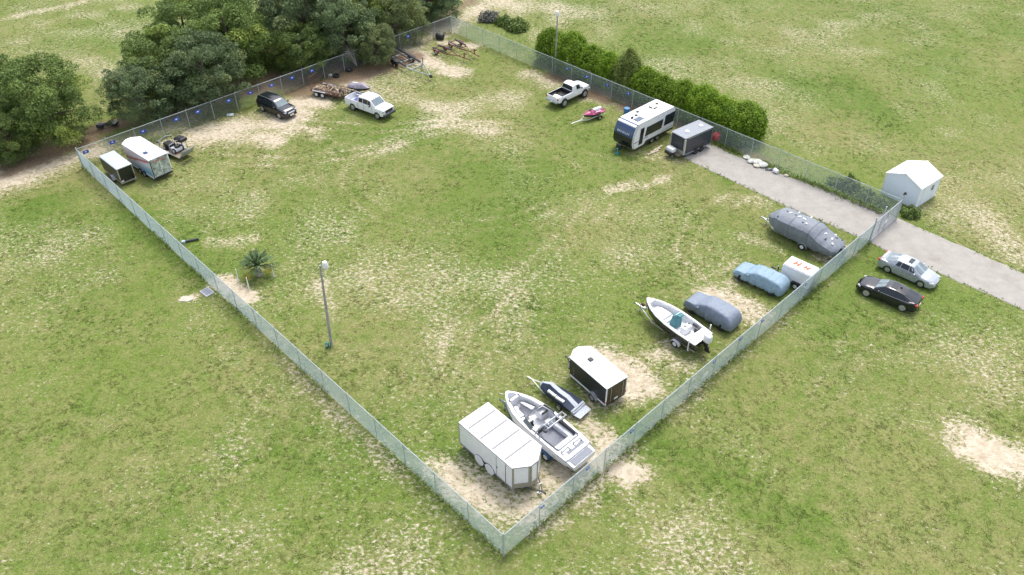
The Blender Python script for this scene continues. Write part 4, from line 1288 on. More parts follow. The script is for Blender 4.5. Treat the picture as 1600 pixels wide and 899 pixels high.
# big white one
PLATED = pm('diamond_plate', (.42, .41, .36), .4, metal=.5, var=.25, scale=30, bump=.5, bscale=60)
SEAMG = pm('grey_seam', (.24, .24, .25), .6, var=.1)
t = thing('cargo_trailer', 'long all-white wedge-nosed cargo trailer at the near corner of the yard', 'trailer', (-.8, 33.38), -46.8)
L, W, H = 5.0, 2.52, 2.52
hw = enclosed(t, L, W, H, .66, WPAINT, WROOF, SEAMG, (-.55, .45), 4, RIMW, out=False, z0=.42)
for x in (-.55, .45):
    MB().lathe_y([(.42, 0), (.42, .03), (.36, .05), (.02, .05)], x, -hw - .06, .47, 20).build('wheel_cover', WPAINT, t, 50)
    MB().lathe_y([(.42, 0), (.42, -.03), (.36, -.05), (.02, -.05)], x, hw + .06, .47, 20).build('wheel_cover', WPAINT, t, 50)
MB().prismy([(-1.02, .4), (-.95, .68), (-.7, .9), (-.4, .9), (-.05, .72), (.3, .9), (.6, .9), (.85, .68), (.92, .4)], -hw - .012, -hw - .002).build('wheel_opening', BLACK, t)
MB().box(1.5, -hw - .008, 1.38, .82, .02, 1.75).build('side_door', WPAINT, t, bevel=.01)
MB().box(1.09, -hw - .012, 1.38, .03, .02, 1.78).box(1.93, -hw - .012, 1.38, .03, .02, 1.78).build('door_gap', BLACK, t)
MB().box(1.17, -hw - .03, 1.35, .08, .05, .06).build('door_latch', BLACK, t)
for s in (1, -1):
    a, b = Vector((L / 2, s * hw)), Vector((L / 2 + .66, s * .12 * W))
    d = (b - a); nrm = Vector((abs(d.y), s * d.x)).normalized()
    ang = math.atan2(d.y, d.x); mid = (a + b) / 2
    MB().box(mid.x + nrm.x * .006, mid.y + nrm.y * .006, .66, d.length, .012, .46, ang).build('stone_guard', PLATED, t)
    for k in (.06, .94):
        q = a + d * k
        MB().box(q.x + nrm.x * .01, q.y + nrm.y * .01, 1.62, .13, .014, 1.5, ang).build('corner_plate', PLATED, t)
MB().box(L / 2 + .672, 0, 1.43, .02, .6, 1.95).build('nose_plate', PLATED, t)
MB().box(L / 2 + .684, 0, 1.6, .02, .4, 1.5).build('nose_panel', WPAINT, t)

# black with white roof
t = thing('cargo_trailer', 'black wedge-nosed cargo trailer with white roof and spare tyre, next to the covered watercraft', 'trailer', (6.06, 39.75), 127.4)
L, W, H = 3.78, 1.92, 2.12
REARP = pm('weathered_black_door', (.06, .035, .03), .35, var=.5, scale=5)
hw = enclosed(t, L, W, H, .5, BPANEL, WROOF, WPAINT, (-.72,), 2, RIM, rear=REARP)
MB().box(.85, 0, H + .05, .34, .34, .1).build('roof_vent', GLASS, t, bevel=.03)
for z in (.8, 1.1, 1.4):
    MB().box(1.45, hw + .01, z, .05, .02, .05).build('rivet_plate', ALU, t)
MB().box(-L / 2 - .045, 0, .62, .02, .36, .15).build('number_plate', PLATE, t)
for y in (-.55, .55):
    MB().cyl((-L / 2 - .06, y, .6), (-L / 2 - .06, y, 1.9), .018, n=6).build('door_bar', ALU, t)
o = wheel(t, L / 2 + .22, .74, .33, .2, RIMW, 1, 5, z=1.05)
o.rotation_euler = (0, 0, R(-35))
o['label'] = 'spare tyre on the nose'

# small white rental trailer with orange letters on the roof
t = thing('rental_trailer', 'small white box trailer with orange letters on its roof, against the fence', 'trailer', (23.62, 51.62), 137.5)
L, W, H = 2.5, 1.5, 1.8
hw = W / 2
MB().prism([(-L / 2, -hw), (L / 2, -hw), (L / 2, hw), (-L / 2, hw)], .42, H - .04).build('body', WPAINT, t, bevel=.06)
MB().box(0, 0, H, L - .1, W - .1, .06).build('roof', WPAINT, t, bevel=.03)
for s in (1, -1):
    MB().box(0, s * (W / 2 + .004), H - .12, L - .06, .03, .05).build('roof_rail', LGREY, t)
    MB().box(-L / 2 - .02, s * .38, 1.1, .03, .7, 1.2).build('rear_door', WPAINT, t, bevel=.02)
    MB().cyl((-L / 2 - .06, s * .1, .55), (-L / 2 - .06, s * .1, 1.7), .02, n=6).build('door_bar', LGREY, t)
    wheel(t, -.25, s * (hw + .1), .3, .18, RIMW, s, 5, rk=.58)
    MB().prismy([(-.68, .5), (-.6, .68), (.1, .68), (.18, .5), (.12, .5), (.06, .64), (-.56, .64), (-.62, .5)], s * (hw + .0), s * (hw + .22)).build('fender', BLACK, t)
MB().box(0, 0, .4, L - .2, W - .2, .1).build('chassis', BLACK, t)
hitch(t, L / 2, L / 2 + .8, .45, .42)
MB().cyl((L / 2 + .45, .15, .4), (L / 2 + .5, .2, .95), .05, n=6).build('stand', BLACK, t)
def letter_h(x, parent, w=.34, h=.66, slant=.12, dash=None):
    mb = MB()
    for dx in (-w / 2, w / 2):
        mb.prism([(x + dx - .085, -h / 2), (x + dx + .085, -h / 2), (x + dx + .085 + slant, h / 2), (x + dx - .085 + slant, h / 2)], H + .031, H + .036)
    mb.prism([(x - w / 2, -.12), (x + w / 2, -.05), (x + w / 2 + slant * .6, .14), (x - w / 2 + slant * .4, .08)], H + .030, H + .0345)
    mb.build('roof_letter', ORANGE, parent)
letter_h(.28, t); letter_h(-.55, t, .3, .5)
MB().box(.62, .05, H + .033, .12, .09, .005).box(-.86, .12, H + .033, .06, .06, .005).build('roof_letter', ORANGE, t)

# dark grey trailer with front locker at the head of the road
t = thing('cargo_trailer', 'charcoal cargo trailer with grey roof and white front box, at the road head', 'trailer', (18.55, 73.7), 217.5)
L, W, H = 3.9, 1.96, 2.42
hw = enclosed(t, L, W, H, .18, CHAR, GROOF, GROOF, (-.55, .3), 0, BLACK, z0=.42, fender=BLACK, out=False)
for x in (1.0, -1.05):
    MB().lathe_z([(.26, 0), (.22, .12), (.05, .16)], x, .1, H, 14).build('roof_vent', WPAINT, t, 40)
MB().box(L / 2 + .19, 0, 1.55, .03, 1.5, 1.25).build('front_panel', CHAR, t)
for s in (1, -1):
    MB().box(L / 2 + .1, s * (hw - .06), 1.36, .22, .16, 1.8).build('corner_cap', ALU, t, bevel=.03)
MB().box(L / 2 + .19, 0, .72, .04, 1.7, .4).build('stone_guard', ALU, t)
b = MB().box(L / 2 + .72, -.25, .85, .6, .95, .45).build('front_locker', WPAINT, t, bevel=.1, label='white locker box on the tongue')
MB().box(L / 2 + .95, -.25, .58, .5, .9, .32).build('battery_box', BLACK, t, bevel=.03)
for k in range(5):
    MB().box(L / 2 + .3 + .0, .12 + k * .15, .47, .8, .12, .03).build('tongue_plank', WOOD, t)
for s in (1, -1):
    MB().box(-.1, s * (hw + .004), .7, 1.9, .012, .5).build('wheel_panel', BPANEL, t)
    for x in (-.55, .3):
        wheel(t, x, s * (hw + .02), .32, .18, BLACK, s, 5)
    MB().box(0, s * (hw + .006), H - .2, L - .5, .012, .06).build('marker_strip', ALU, t)

# far-left: small black trailer with white roof
t = thing('cargo_trailer', 'small black box trailer with white roof and dark rear door, leftmost in the yard', 'trailer', (-38.75, 68.3), 136.5)
BROWNP = pm('brown_black_panel', (.075, .06, .045), .4, var=.25, scale=2)
hw = enclosed(t, 3.7, 1.5, 1.95, .0, BROWNP, pm('pale_blue_roof', (.44, .49, .54), .45, var=.05), ALU, (-.3,), 0, RIM, rear=BPAINT)
MB().box(-1.9, 0, .36, .12, 1.5, .08).build('rear_bumper', ALU, t)
MB().box(-1.9, .55, .55, .05, .22, .14).build('number_plate', PLATE, t)

# far-left: white trailer with graphics
def graphic_mat():
    m = bpy.data.materials.new('trailer_graphics')
    m.use_nodes = True
    n, l = m.node_tree.nodes, m.node_tree.links
    b = n['Principled BSDF']; b.inputs['Roughness'].default_value = .4
    tc = n.new('ShaderNodeTexCoord'); sp = n.new('ShaderNodeSeparateXYZ')
    l.new(tc.outputs['Object'], sp.inputs[0])
    nz = n.new('ShaderNodeTexNoise'); nz.inputs['Scale'].default_value = 2.2; nz.inputs['Detail'].default_value = 6
    l.new(tc.outputs['Object'], nz.inputs['Vector'])
    a = n.new('ShaderNodeMath'); a.operation = 'MULTIPLY_ADD'; a.inputs[1].default_value = .22
    l.new(sp.outputs['X'], a.inputs[0]); l.new(sp.outputs['Z'], a.inputs[2])
    c = n.new('ShaderNodeMath'); c.operation = 'MULTIPLY_ADD'; c.inputs[1].default_value = .35
    l.new(nz.outputs['Fac'], c.inputs[0]); l.new(a.outputs[0], c.inputs[2])
    mr = n.new('ShaderNodeMapRange'); mr.inputs['From Min'].default_value = .3; mr.inputs['From Max'].default_value = 2.9
    l.new(c.outputs[0], mr.inputs['Value'])
    r = n.new('ShaderNodeValToRGB'); r.color_ramp.interpolation = 'LINEAR'
    e = r.color_ramp.elements
    e[0].position, e[0].color = .12, (.16, .36, .50, 1)
    e[1].position, e[1].color = 1.0, (.62, .55, .56, 1)
    for p_, col in ((.28, (.35, .5, .6, 1)), (.42, (.66, .67, .7, 1)), (.52, (.68, .66, .68, 1)), (.55, (.5, .13, .14, 1)), (.62, (.52, .2, .2, 1)), (.66, (.6, .58, .6, 1)), (.80, (.62, .5, .5, 1))):
        k = e.new(p_); k.color = col
    l.new(mr.outputs['Result'], r.inputs['Fac']); l.new(r.outputs['Color'], b.inputs['Base Color'])
    return m
t = thing('cargo_trailer', 'white cargo trailer with red and blue side graphics, beside the small black one', 'trailer', (-36.2, 69.6), 139.5)
MAPD = pm('printed_rear_door', (.42, .47, .42), .45, var=.5, scale=3.0)
hw = enclosed(t, 4.95, 1.98, 2.5, .55, graphic_mat(), WROOF, WPAINT, (-.75, .05), 0, RIM, rear=MAPD, out=False)
for x in (-.75, .05):
    for s in (1, -1):
        wheel(t, x, s * (hw + .03), .33, .2, RIM, s, 5, rk=.6)
MB().box(-1.0, .45, 2.52, .5, .42, .04).build('solar_panel', pm('solar_cell', (.03, .05, .12), .2), t)
MB().box(-.45, -.3, 2.52, .45, .42, .04).box(-.75, -.75, 2.515, .4, .3, .03).build('roof_patch', LGREY, t)
MB().box(-1.75, .1, 2.52, .2, .2, .05).build('roof_vent', LGREY, t)
MB().box(-2.52, 0, .42, .1, 2.0, .14).box(-2.5, .95, 1.4, .06, .08, 1.9).build('rear_frame', BLACK, t)
MB().box(-2.53, 0, 1.35, .02, .06, 1.5).build('door_split', PLATE, t)
MB().box(-2.53, 0, 2.12, .02, 1.3, .16).build('header_print', pm('faded_red_print', (.5, .25, .24), .5, var=.5, scale=25), t)

# ------------------------------------------------------------------ travel trailer
t = thing('camper', 'white travel trailer with navy rounded front and dark windows, next to the hedge', 'camper', (13.92, 75.75), 223.3)
L, W, H = 6.9, 2.35, 3.2
hw = W / 2
side = [(-L / 2, .55), (L / 2 - .35, .45), (L / 2 - .05, .75), (L / 2 - .1, 2.2), (L / 2 - .4, 3.05), (L / 2 - .75, H - .06), (-L / 2 + .25, H - .06), (-L / 2, 2.9)]
MB().prismy(side, -hw, hw).build('body', WPAINT, t)
roofp = [(L / 2 - .72, H - .07), (L / 2 - .8, H), (-L / 2 + .3, H), (-L / 2 + .18, H - .07)]
MB().prismy(roofp, -hw - .02, hw + .02).build('roof', WROOF, t)
fr = [(L / 2 - .38, .45), (L / 2 - .04, .72), (L / 2 + .12, 1.2), (L / 2 + .1, 1.9), (L / 2 - .06, 2.45), (L / 2 - .3, 2.9), (L / 2 - .72, H - .03)]
back = [(x - .14, z) for x, z in fr][::-1]
MB().prismy(fr[:4] + back[3:], -hw - .015, hw + .015).build('front_cap', BPAINT, t, 50)
MB().prismy(fr[3:] + back[:4], -hw - .012, hw + .012).build('front_upper_cap', NAVY, t, 50)
for s in (1, -1):
    MB().prismy([(L / 2 - .95, H - .2), (L / 2 - .5, 2.75), (L / 2 - .15, 2.0), (L / 2 - .1, 1.1), (L / 2 - .5, .5), (L / 2 - .62, .5), (L / 2 - .35, 1.1), (L / 2 - .4, 1.95), (L / 2 - .75, 2.65), (L / 2 - 1.15, H - .2)], s * (hw + .016), s * (hw + .022)).build('front_trim', LGREY, t)
def rvtext(s_, size, mat):
    cu = bpy.data.curves.new('txt', 'FONT')
    cu.body = s_; cu.size = size; cu.extrude = .006; cu.align_x = 'CENTER'; cu.align_y = 'CENTER'; cu.space_character = 1.25
    o = bpy.data.objects.new('txt', cu)
    C.objects.link(o)
    bpy.context.view_layer.update()
    me = bpy.data.meshes.new_from_object(o.evaluated_get(bpy.context.evaluated_depsgraph_get()))
    bpy.data.objects.remove(o)
    me.materials.clear(); me.materials.append(mat)
    return me
lt = link('front_lettering', rvtext('BRINKLEY', .30, pm('white_lettering', (.8, .82, .85), .4)), t, (L / 2 + .06, 0, 2.17))
a_, b_ = Vector((L / 2 + .1, 1.9)), Vector((L / 2 - .06, 2.45))
tl = math.atan2(b_.y - a_.y, b_.x - a_.x)
ex, ey = Vector((0, 1, 0)), Vector((math.cos(tl), 0, math.sin(tl)))
ez = ex.cross(ey)
lt.matrix_local = Matrix.Translation(Vector(((a_.x + b_.x) / 2, 0, (a_.y + b_.y) / 2)) + ez * .012) @ Matrix((ex, ey, ez)).transposed().to_4x4()
MB().prismy([(L / 2 + .118, 1.28), (L / 2 + .14, 1.3), (L / 2 + .14, 1.42), (L / 2 + .118, 1.44)], -.85, .85).build('front_slot', BLACK, t)
def rv_win(xa, xb, za, zb, sl, name='window', mat=None):
    """leaning dark pane on the kerb side (+y side faces the camera)"""
    for s in (1,):
        MB().prismy([(xa, za), (xb, za), (xb - sl, zb), (xa - sl, zb)], s * (hw + .004), s * (hw + .03)).build(name, mat or GLASS, t)
rv_win(1.72, 2.3, .72, 2.5, .18, 'door', BPANEL)
rv_win(1.74, 2.16, 1.75, 2.38, .1, 'door_window', GLASS)
rv_win(-1.35, 1.35, 1.35, 2.35, .2)
rv_win(-3.35, -1.75, 1.45, 2.6, .12)
MB().box(2.7, hw + .012, 1.18, .9, .02, .05).box(1.2, hw + .012, 1.18, .7, .02, .05).build('body_stripe', BLACK, t)
MB().prismy([(-L / 2, .5), (1.4, .5), (1.1, .8), (-L / 2, .72)], hw + .002, hw + .014).build('lower_skirt', BPANEL, t)
MB().prismy([(-L / 2, 1.0), (-1.6, 1.0), (-1.4, .82), (-L / 2, .86)], hw + .002, hw + .012).build('body_stripe', LGREY, t)
MB().box(-.3, 0, .5, L - 1.2, W - .25, .18).build('chassis', BLACK, t)
for x in (-1.0, -.1):
    for s in (1, -1):
        wheel(t, x, s * (hw - .16), .36, .22, RIM, s, 5)
MB().box(1.75, .45, H + .035, 1.0, .62, .05).build('solar_panel', pm('solar_blue', (.07, .1, .16), .25), t)
MB().box(2.15, -.1, H + .12, .4, .06, .22).build('roof_antenna', BLACK, t)
for x, y in ((1.3, -.25), (.6, -.65), (-2.3, -.45)):
    MB().lathe_z([(.16, 0), (.16, .07), (.1, .1), (.02, .1)], x, y, H, 12).build('roof_vent', BLACK, t)
MB().box(-1.35, -.15, H + .06, .5, .5, .1).build('air_conditioner', WPAINT, t, bevel=.03)
MB().box(-1.35, .12, H + .07, .5, .06, .12).box(-1.1, -.35, H + .07, .06, .4, .12).box(-1.62, -.1, H + .07, .06, .35, .1).build('air_conditioner_grille', BLACK, t)
MB().box(L / 2 + .48, 0, .78, .36, .62, .52).build('gas_bottle_cover', BLACK, t, bevel=.09)
hitch(t, L / 2 - .2, L / 2 + .85, .5, .45, BLACK, jack=False)
MB().cyl((L / 2 + .85, .1, 0), (L / 2 + .85, .1, .7), .06, n=8).box(L / 2 + .85, .1, .08, .26, .26, .18).build('jack', pm('teal_block', (.03, .3, .36), .5), t)
o = thing('blue_drum', 'blue drum standing between the white camper and the hedge-side fence', 'drum', (12.75, 81.2))
MB().lathe_z([(.3, 0), (.32, .04), (.32, .26), (.335, .29), (.32, .32), (.32, .55), (.335, .58), (.32, .61), (.32, .84), (.3, .88), (.02, .88)], 0, 0, 0, 16).build('barrel', pm('drum_blue', (.03, .13, .33), .4), o, 40)
MB().lathe_z([(.31, .0), (.31, .05), (.02, .06)], 0, 0, .88, 16).build('lid', pm('drum_lid', (.1, .25, .45), .4), o, 40)

# ------------------------------------------------------------------ shed
t = thing('shed', 'small white shed with shallow gable roof beside the road, outside the gate', 'shed', (37.95, 65.1), 38.2)
SHEDW = pm('shed_siding', (.76, .82, .9), .5, var=.03)
SROOF = pm('shed_roof', (.78, .75, .70), .6, var=.03)
W2, D2, EH, RH = 1.76, 1.76, 2.22, 2.95
MB().prism([(-D2, -W2), (D2, -W2), (D2, W2), (-D2, W2)], -.05, EH).build('wall', SHEDW, t)
for x in (-D2, D2):
    MB().add([(x - .01, -W2, EH), (x - .01, W2, EH), (x - .01, 0, RH - .03), (x + .01, -W2, EH), (x + .01, W2, EH), (x + .01, 0, RH - .03)], [(0, 1, 2), (5, 4, 3), (0, 3, 4, 1), (1, 4, 5, 2), (2, 5, 3, 0)]).build('gable', SHEDW, t)
for s in (1, -1):
    a = Vector((0, s * (W2 + .1))); k = (RH - EH) / W2
    MB().add([(x, y, z) for x in (-D2 - .12, D2 + .12) for y, z in ((0, RH), (s * (W2 + .1), RH - k * (W2 + .1)), (s * (W2 + .1), RH - k * (W2 + .1) + .05), (0, RH + .05))], [(0, 1, 2, 3), (7, 6, 5, 4), (0, 4, 5, 1), (1, 5, 6, 2), (2, 6, 7, 3), (3, 7, 4, 0)]).build('roof', SROOF, t)
MB().box(0, 0, RH + .055, 2 * D2 + .24, .16, .03).build('ridge_cap', SROOF, t)
for x in (-D2, D2):
    for s in (1, -1):
        MB().box(x + (.012 if x > 0 else -.012), s * (W2 - .04), EH / 2, .03, .12, EH).build('corner_trim', WPAINT, t)
for x in (-.95, .95):
    MB().box(x - .9 * 0, -W2 - .008, 1.1, .02, .012, 2.1).build('panel_joint', LGREY, t)
f = MB().box(.55, -W2 - .015, 1.45, .42, .03, .62).build('window', PLATE, t)
MB().box(.55, -W2 - .034, 1.58, .34, .012, .24).box(.55, -W2 - .034, 1.30, .34, .012, .24).build('pane', GLASS, f)

# ------------------------------------------------------------------ boats
def hull(t, stations, mat_out, mat_in, deckx, name='hull', gw=.2):
    """stations: x, half beam, sheer z, chine z, keel z, floor z (stern to bow); deckx=(x0,x1) open cockpit range"""
    out_r, in_r = [], []
    for x, b, zs, zc, zk, zf in stations:
        half = [(0, zk), (b * .92, zc - .08), (b * .985, (zc + zs) / 2), (b, zs)]
        out_r.append([(x, y, z) for y, z in half[::-1]] + [(x, -y, z) for y, z in half[1:]])
        opn = deckx[0] <= x <= deckx[1]
        g = max(.02, b - gw)
        hi = [(b + .015, zs), (b - .01, zs + .05), (g, zs + .05), (g - .03 if g > .05 else g * .5, zf if opn else zs + .06), (0, zf if opn else zs + .08)]
        in_r.append([(x, y, z) for y, z in hi] + [(x, -y, z) for y, z in hi[-2::-1]])
    o = MB().loft(out_r, cap=False, closed=False)
    n = len(out_r[0])
    o.f.append(tuple(range(n)))
    o.build(name, mat_out, t, 35)
    i = MB().loft(in_r, cap=False, closed=False)
    k = len(in_r[0])
    i.f.append(tuple(range(k)))
    i.build('deck', mat_in, t, 25)

def boat_trailer(t, xr, xf, tip, hw, axles, mat, r=.32, z=.45, rimm=None, fmat=None):
    for s in (1, -1):
        MB().tube([(xr, s * hw * .75, z), (xf, s * hw * .7, z), (tip - .6, s * .1, z)], .045, 6).build('frame_rail', mat, t)
        MB().tube([(xr, s * .45, z + .22), (xf, s * .35, z + .3)], .05, 5).build('bunk', DKMETAL, t)
        for ax in axles:
            wheel(t, ax, s * hw, r, .2, rimm or RIMW, s, 5, rk=.6)
        a0, a1 = min(axles), max(axles)
        prof = [((a1 if k < 5 else a0) + (r + .1) * math.cos(math.pi * k / 8), r + (r + .06) * math.sin(math.pi * k / 8)) for k in range(9)]
        MB().prismy(prof + [(x, q - .03) for x, q in prof[::-1]], s * (hw - .14), s * (hw + .14)).build('fender', fmat or mat, t, 50)
    for x in (xr + .2, (xr + xf) / 2, xf - .1):
        MB().box(x, 0, z - .03, .08, hw * 1.5, .07).build('cross_member', mat, t)
    for ax in axles:
        MB().cyl((ax, -hw, r), (ax, hw, r), .04, n=6).build('axle', mat, t)
    MB().box(tip - .35, 0, z, .9, .09, .09).ell(tip + .08, 0, z, .1, .07, .07, 8, 4).build('tongue', mat, t)
    MB().box(tip - 1.0, 0, z + .35, .08, .08, .8).build('winch_post', mat, t)
    MB().cyl((tip - .5, .12, 0.02), (tip - .5, .12, z + .35), .03, n=6).lathe_y([(.1, -.04), (.1, .04)], tip - .5, .12, .1, 10).build('jack', GALV, t)

# bowrider with tower
BT_ = thing('boat_trailer', 'dark trailer carrying the white bowrider with a tower arch', 'boat trailer', (2.15, 35.1), 133.8)
boat_trailer(BT_, -3.1, 2.2, 4.2, 1.2, (-1.35, -.55), pm('dark_blue_steel', (.03, .07, .13), .4, var=.2), .33, fmat=pm('fender_blue', (.03, .08, .16), .35))
t = thing('bowrider_boat', 'white open bowrider motorboat with grey tower arch and grey swim-platform mats', 'boat', (2.15, 35.1), 133.8)
st_ = [(-3.6, 1.02, 1.02, .75, .62, .9), (-3.0, 1.1, 1.05, .74, .6, .9), (-2.98, 1.14, 1.25, .74, .6, .9), (-2.2, 1.2, 1.34, .72, .55, .8), (-2.18, 1.2, 1.34, .72, .55, .8), (-1.0, 1.22, 1.42, .7, .52, .8), (.2, 1.22, 1.5, .72, .52, .8), (1.2, 1.16, 1.55, .78, .56, .85), (2.1, .98, 1.6, .88, .66, .95), (2.8, .7, 1.63, 1.02, .8, 1.05), (2.82, .69, 1.63, 1.02, .8, 1.05), (3.3, .42, 1.66, 1.2, 1.0, 1.2), (3.62, .16, 1.68, 1.42, 1.3, 1.4), (3.7, .05, 1.68, 1.5, 1.45, 1.45)]
hull(t, st_, WHITE, WHITE, (-2.19, 2.81), gw=.24)
for s in (1, -1):
    MB().add([(x, s * (b * .985 + .008), z) for x, b, z in ((-3.58, 1.02, .98), (-1.6, 1.2, 1.15), (-2.0, 1.18, .86), (-3.5, 1.0, .74))], [(0, 1, 2, 3)]).build('hull_graphic', pm('hull_grey', (.22, .25, .3), .4), t)
    MB().tube([(-3.55, s * 1.045, 1.05), (-2.9, s * 1.17, 1.28), (0, s * 1.245, 1.5), (1.2, s * 1.185, 1.56), (2.1, s * 1.0, 1.61), (2.8, s * .72, 1.64), (3.65, s * .12, 1.69)], .025, 5).build('rub_rail', GREYM, t)
# platform mats
MB().box(-3.32, 0, 1.125, .48, 1.7, .02).build('platform_mat', GREYM, t, bevel=.005)
MB().box(-2.66, -.1, 1.36, .28, 1.5, .02).build('platform_mat', GREYM, t, bevel=.005)
MB().box(-2.98, 0, 1.2, .1, 1.9, .2).build('platform_step', WHITE, t, bevel=.04)
for y in (-.48, .62):
    MB().tube([(-2.62, y - .32, 1.42), (-2.4, y - .34, 1.44), (-2.3, y - .2, 1.45), (-2.3, y + .2, 1.45), (-2.4, y + .34, 1.44), (-2.62, y + .32, 1.42)], .03, 5).build('stern_seat_trim', GREYM, t)
    MB().box(-2.36, y, 1.44, .12, .5, .12).build('stern_backrest', LGREY, t, bevel=.04)
# cockpit
MB().box(-.9, 0, .83, 2.5, 1.2, .03).build('cockpit_mat', GREYM, t)
MB().box(-1.9, .05, 1.05, .5, 1.7, .42).build('bench_seat', LGREY, t, bevel=.08)
MB().box(-2.1, .05, 1.36, .14, 1.75, .3).build('bench_backrest', LGREY, t, bevel=.05)
MB().box(-1.0, -.72, 1.05, 1.5, .4, .4).build('side_seat', LGREY, t, bevel=.06)
MB().box(-1.0, -.92, 1.4, 1.7, .1, .25).build('side_backrest', BLACK, t, bevel=.03)
for y, s in ((.55, 1), (-.5, 2)):
    MB().box(.05, y, 1.2, .5, .5, .2).build('helm_seat', LGREY, t, bevel=.06)
    MB().box(-.2, y, 1.5, .12, .5, .5).build('helm_backrest', BLACK if s == 1 else LGREY, t, bevel=.04)
    MB().box(.9, y * 1.25, 1.3, .6, .62, .6).build('console', WHITE, t, bevel=.08)
    MB().box(.62, y * 1.25, 1.6, .12, .5, .16).build('dashboard', BLACK, t, bevel=.03)
MB().lathe_y([(.17, -.015), (.19, 0), (.17, .015)], .5, .66, 1.55, 14).build('steering_wheel', BLACK, t)
# windscreen
for s in (1, -1):
    MB().add([(1.25, s * .22, 1.6), (1.1, s * .95, 1.62), (.2, s * 1.12, 1.55), (.05, s * 1.02, 1.85), (.9, s * .86, 1.98), (1.02, s * .22, 1.98)], [(0, 1, 4, 5), (1, 2, 3, 4)]).build('windscreen', pm('tinted_screen', (.1, .13, .14), .1), t)
    MB().tube([(1.02, s * .22, 1.98), (.9, s * .86, 1.99), (.05, s * 1.02, 1.86)], .02, 5).build('windscreen_frame', DKMETAL, t)
    MB().tube([(-2.1, s * .96, 1.45), (-1.0, s * 1.0, 1.5), (.2, s * 1.0, 1.56)], .035, 5).build('coaming_trim', DKMETAL, t)
# tower
TW = pm('tower_grey', (.33, .35, .38), .35, metal=.4, var=.1)
for dx in (0, .38):
    MB().tube([(-.2 - dx, 1.12, 1.5), (-.45 - dx, 1.08, 2.1), (-.7 - dx, .85, 2.55), (-.75 - dx, 0, 2.66), (-.7 - dx, -.85, 2.55), (-.45 - dx, -1.08, 2.1), (-.2 - dx, -1.12, 1.5)], .05, 7).build('tower_arch', TW, t, 50)
for y in (-.8, -.3, .3, .8):
    MB().tube([(-.72, y, 2.6), (-1.1, y, 2.6)], .03, 5).build('tower_brace', TW, t)
MB().box(-.9, .95, 2.3, .35, .2, .16).box(-.9, -.95, 2.3, .35, .2, .16).build('tower_speaker', BLACK, t, bevel=.04)
# bow
for s in (1, -1):
    MB().prism([(1.55, s * .72), (2.6, s * .44), (2.6, s * .22), (1.55, s * .34)], 1.2, 1.34).build('bow_cushion', LGREY, t, bevel=.04)
    MB().tube([(1.5, s * .74, 1.36), (2.4, s * .5, 1.38), (2.66, s * .25, 1.4), (2.45, s * .12, 1.38), (1.5, s * .28, 1.36), (1.5, s * .74, 1.36)], .022, 5).build('cushion_trim', DKMETAL, t)
MB().box(2.0, 0, .99, .9, .36, .02).build('bow_mat', GREYM, t)
MB().prism([(3.0, -.35), (3.35, -.2), (3.45, 0), (3.35, .2), (3.0, .35)], 1.735, 1.76).build('anchor_hatch', GREYM, t, bevel=.006)
MB().box(2.9, .42, 1.72, .18, .07, .05).box(2.9, -.42, 1.72, .18, .07, .05).build('cleat', DKMETAL, t)
MB().cyl((3.66, .28, 1.66), (3.95, .4, 1.66), .02, n=5).build('bow_light_bracket', WHITE, t)

# covered watercraft with navy side panels
t = thing('watercraft_trailer', 'covered watercraft with navy sides and grey top, between bowrider and black trailer', 'watercraft', (3.35, 38.5), 138.0)
COVN = pm('navy_cover', (.018, .03, .06), .55, var=.2, bump=.3, bscale=6)
COVG = pm('pale_grey_cover', (.42, .45, .5), .65, var=.1, bump=.4, bscale=6)
sec = [(-1.75, .62, .42, .5), (-1.5, .66, .58, .56), (-.7, .62, .95, .62), (0, .6, 1.0, .66), (.45, .56, 1.12, .66), (.8, .52, 1.24, .66), (1.2, .42, 1.02, .66), (1.55, .26, .82, .62), (1.75, .1, .7, .6)]
top_r = [[(x, b * .28, zt * .97), (x, 0.0, zt), (x, -b * .28, zt * .97)] for x, b, zt, zm in sec]
MB().loft(top_r, cap=False, closed=False).build('cover_top', COVG, t, 40)
for s in (1, -1):
    for k0, k1, m_ in ((0, 1, COVG), (1, 7, COVN), (7, 8, COVG)):
        q = sec[k0:k1 + 1]
        n_ = len(q)
        MB().add([(x, s * b * .28, zt * .97) for x, b, zt, zm in q] + [(x, s * b * 1.02, zm) for x, b, zt, zm in q] + [(x, s * b * .95, .34) for x, b, zt, zm in q], [(i + r_ * n_, i + 1 + r_ * n_, i + 1 + (r_ + 1) * n_, i + (r_ + 1) * n_) for r_ in (0, 1) for i in range(n_ - 1)]).build('cover_side', m_, t, 40)
for x0, x1, z in ((-.7, -.05, .62), (.05, .75, .68)):
    mb = MB()
    k = x0
    rr = random.Random(4)
    while k < x1:
        mb.box(k, .47 if k < .3 else .43, z + .16, .07, .2, .1 + .05 * rr.random(), 0, 0)
        k += .105
    mb.build('side_lettering', PLATE, t)
MB().prism([(-2.3, -.6), (-1.6, -.66), (-1.6, .66), (-2.3, .6)], .3, .34, [(-2.3, -.6), (-1.6, -.66), (-1.6, .66), (-2.3, .6)]).build('tail_flap', COVG, t)
MB().box(-1.62, 0, .47, .05, 1.25, .28).build('tail_board', COVG, t)
for s in (1, -1):
    wheel(t, -.5, s * .72, .25, .16, RIM, s, 5)
MB().tube([(-1.5, .5, .3), (1.2, .4, .32), (2.6, 0, .36)], .035, 6).tube([(-1.5, -.5, .3), (1.2, -.4, .32), (2.6, 0, .36)], .035, 6).box(2.75, 0, .36, .5, .08, .08).build('trailer_frame', PLATE, t)
MB().tube([(1.3, .35, .35), (1.55, .0, .95)], .03, 5).build('winch_post', PLATE, t)

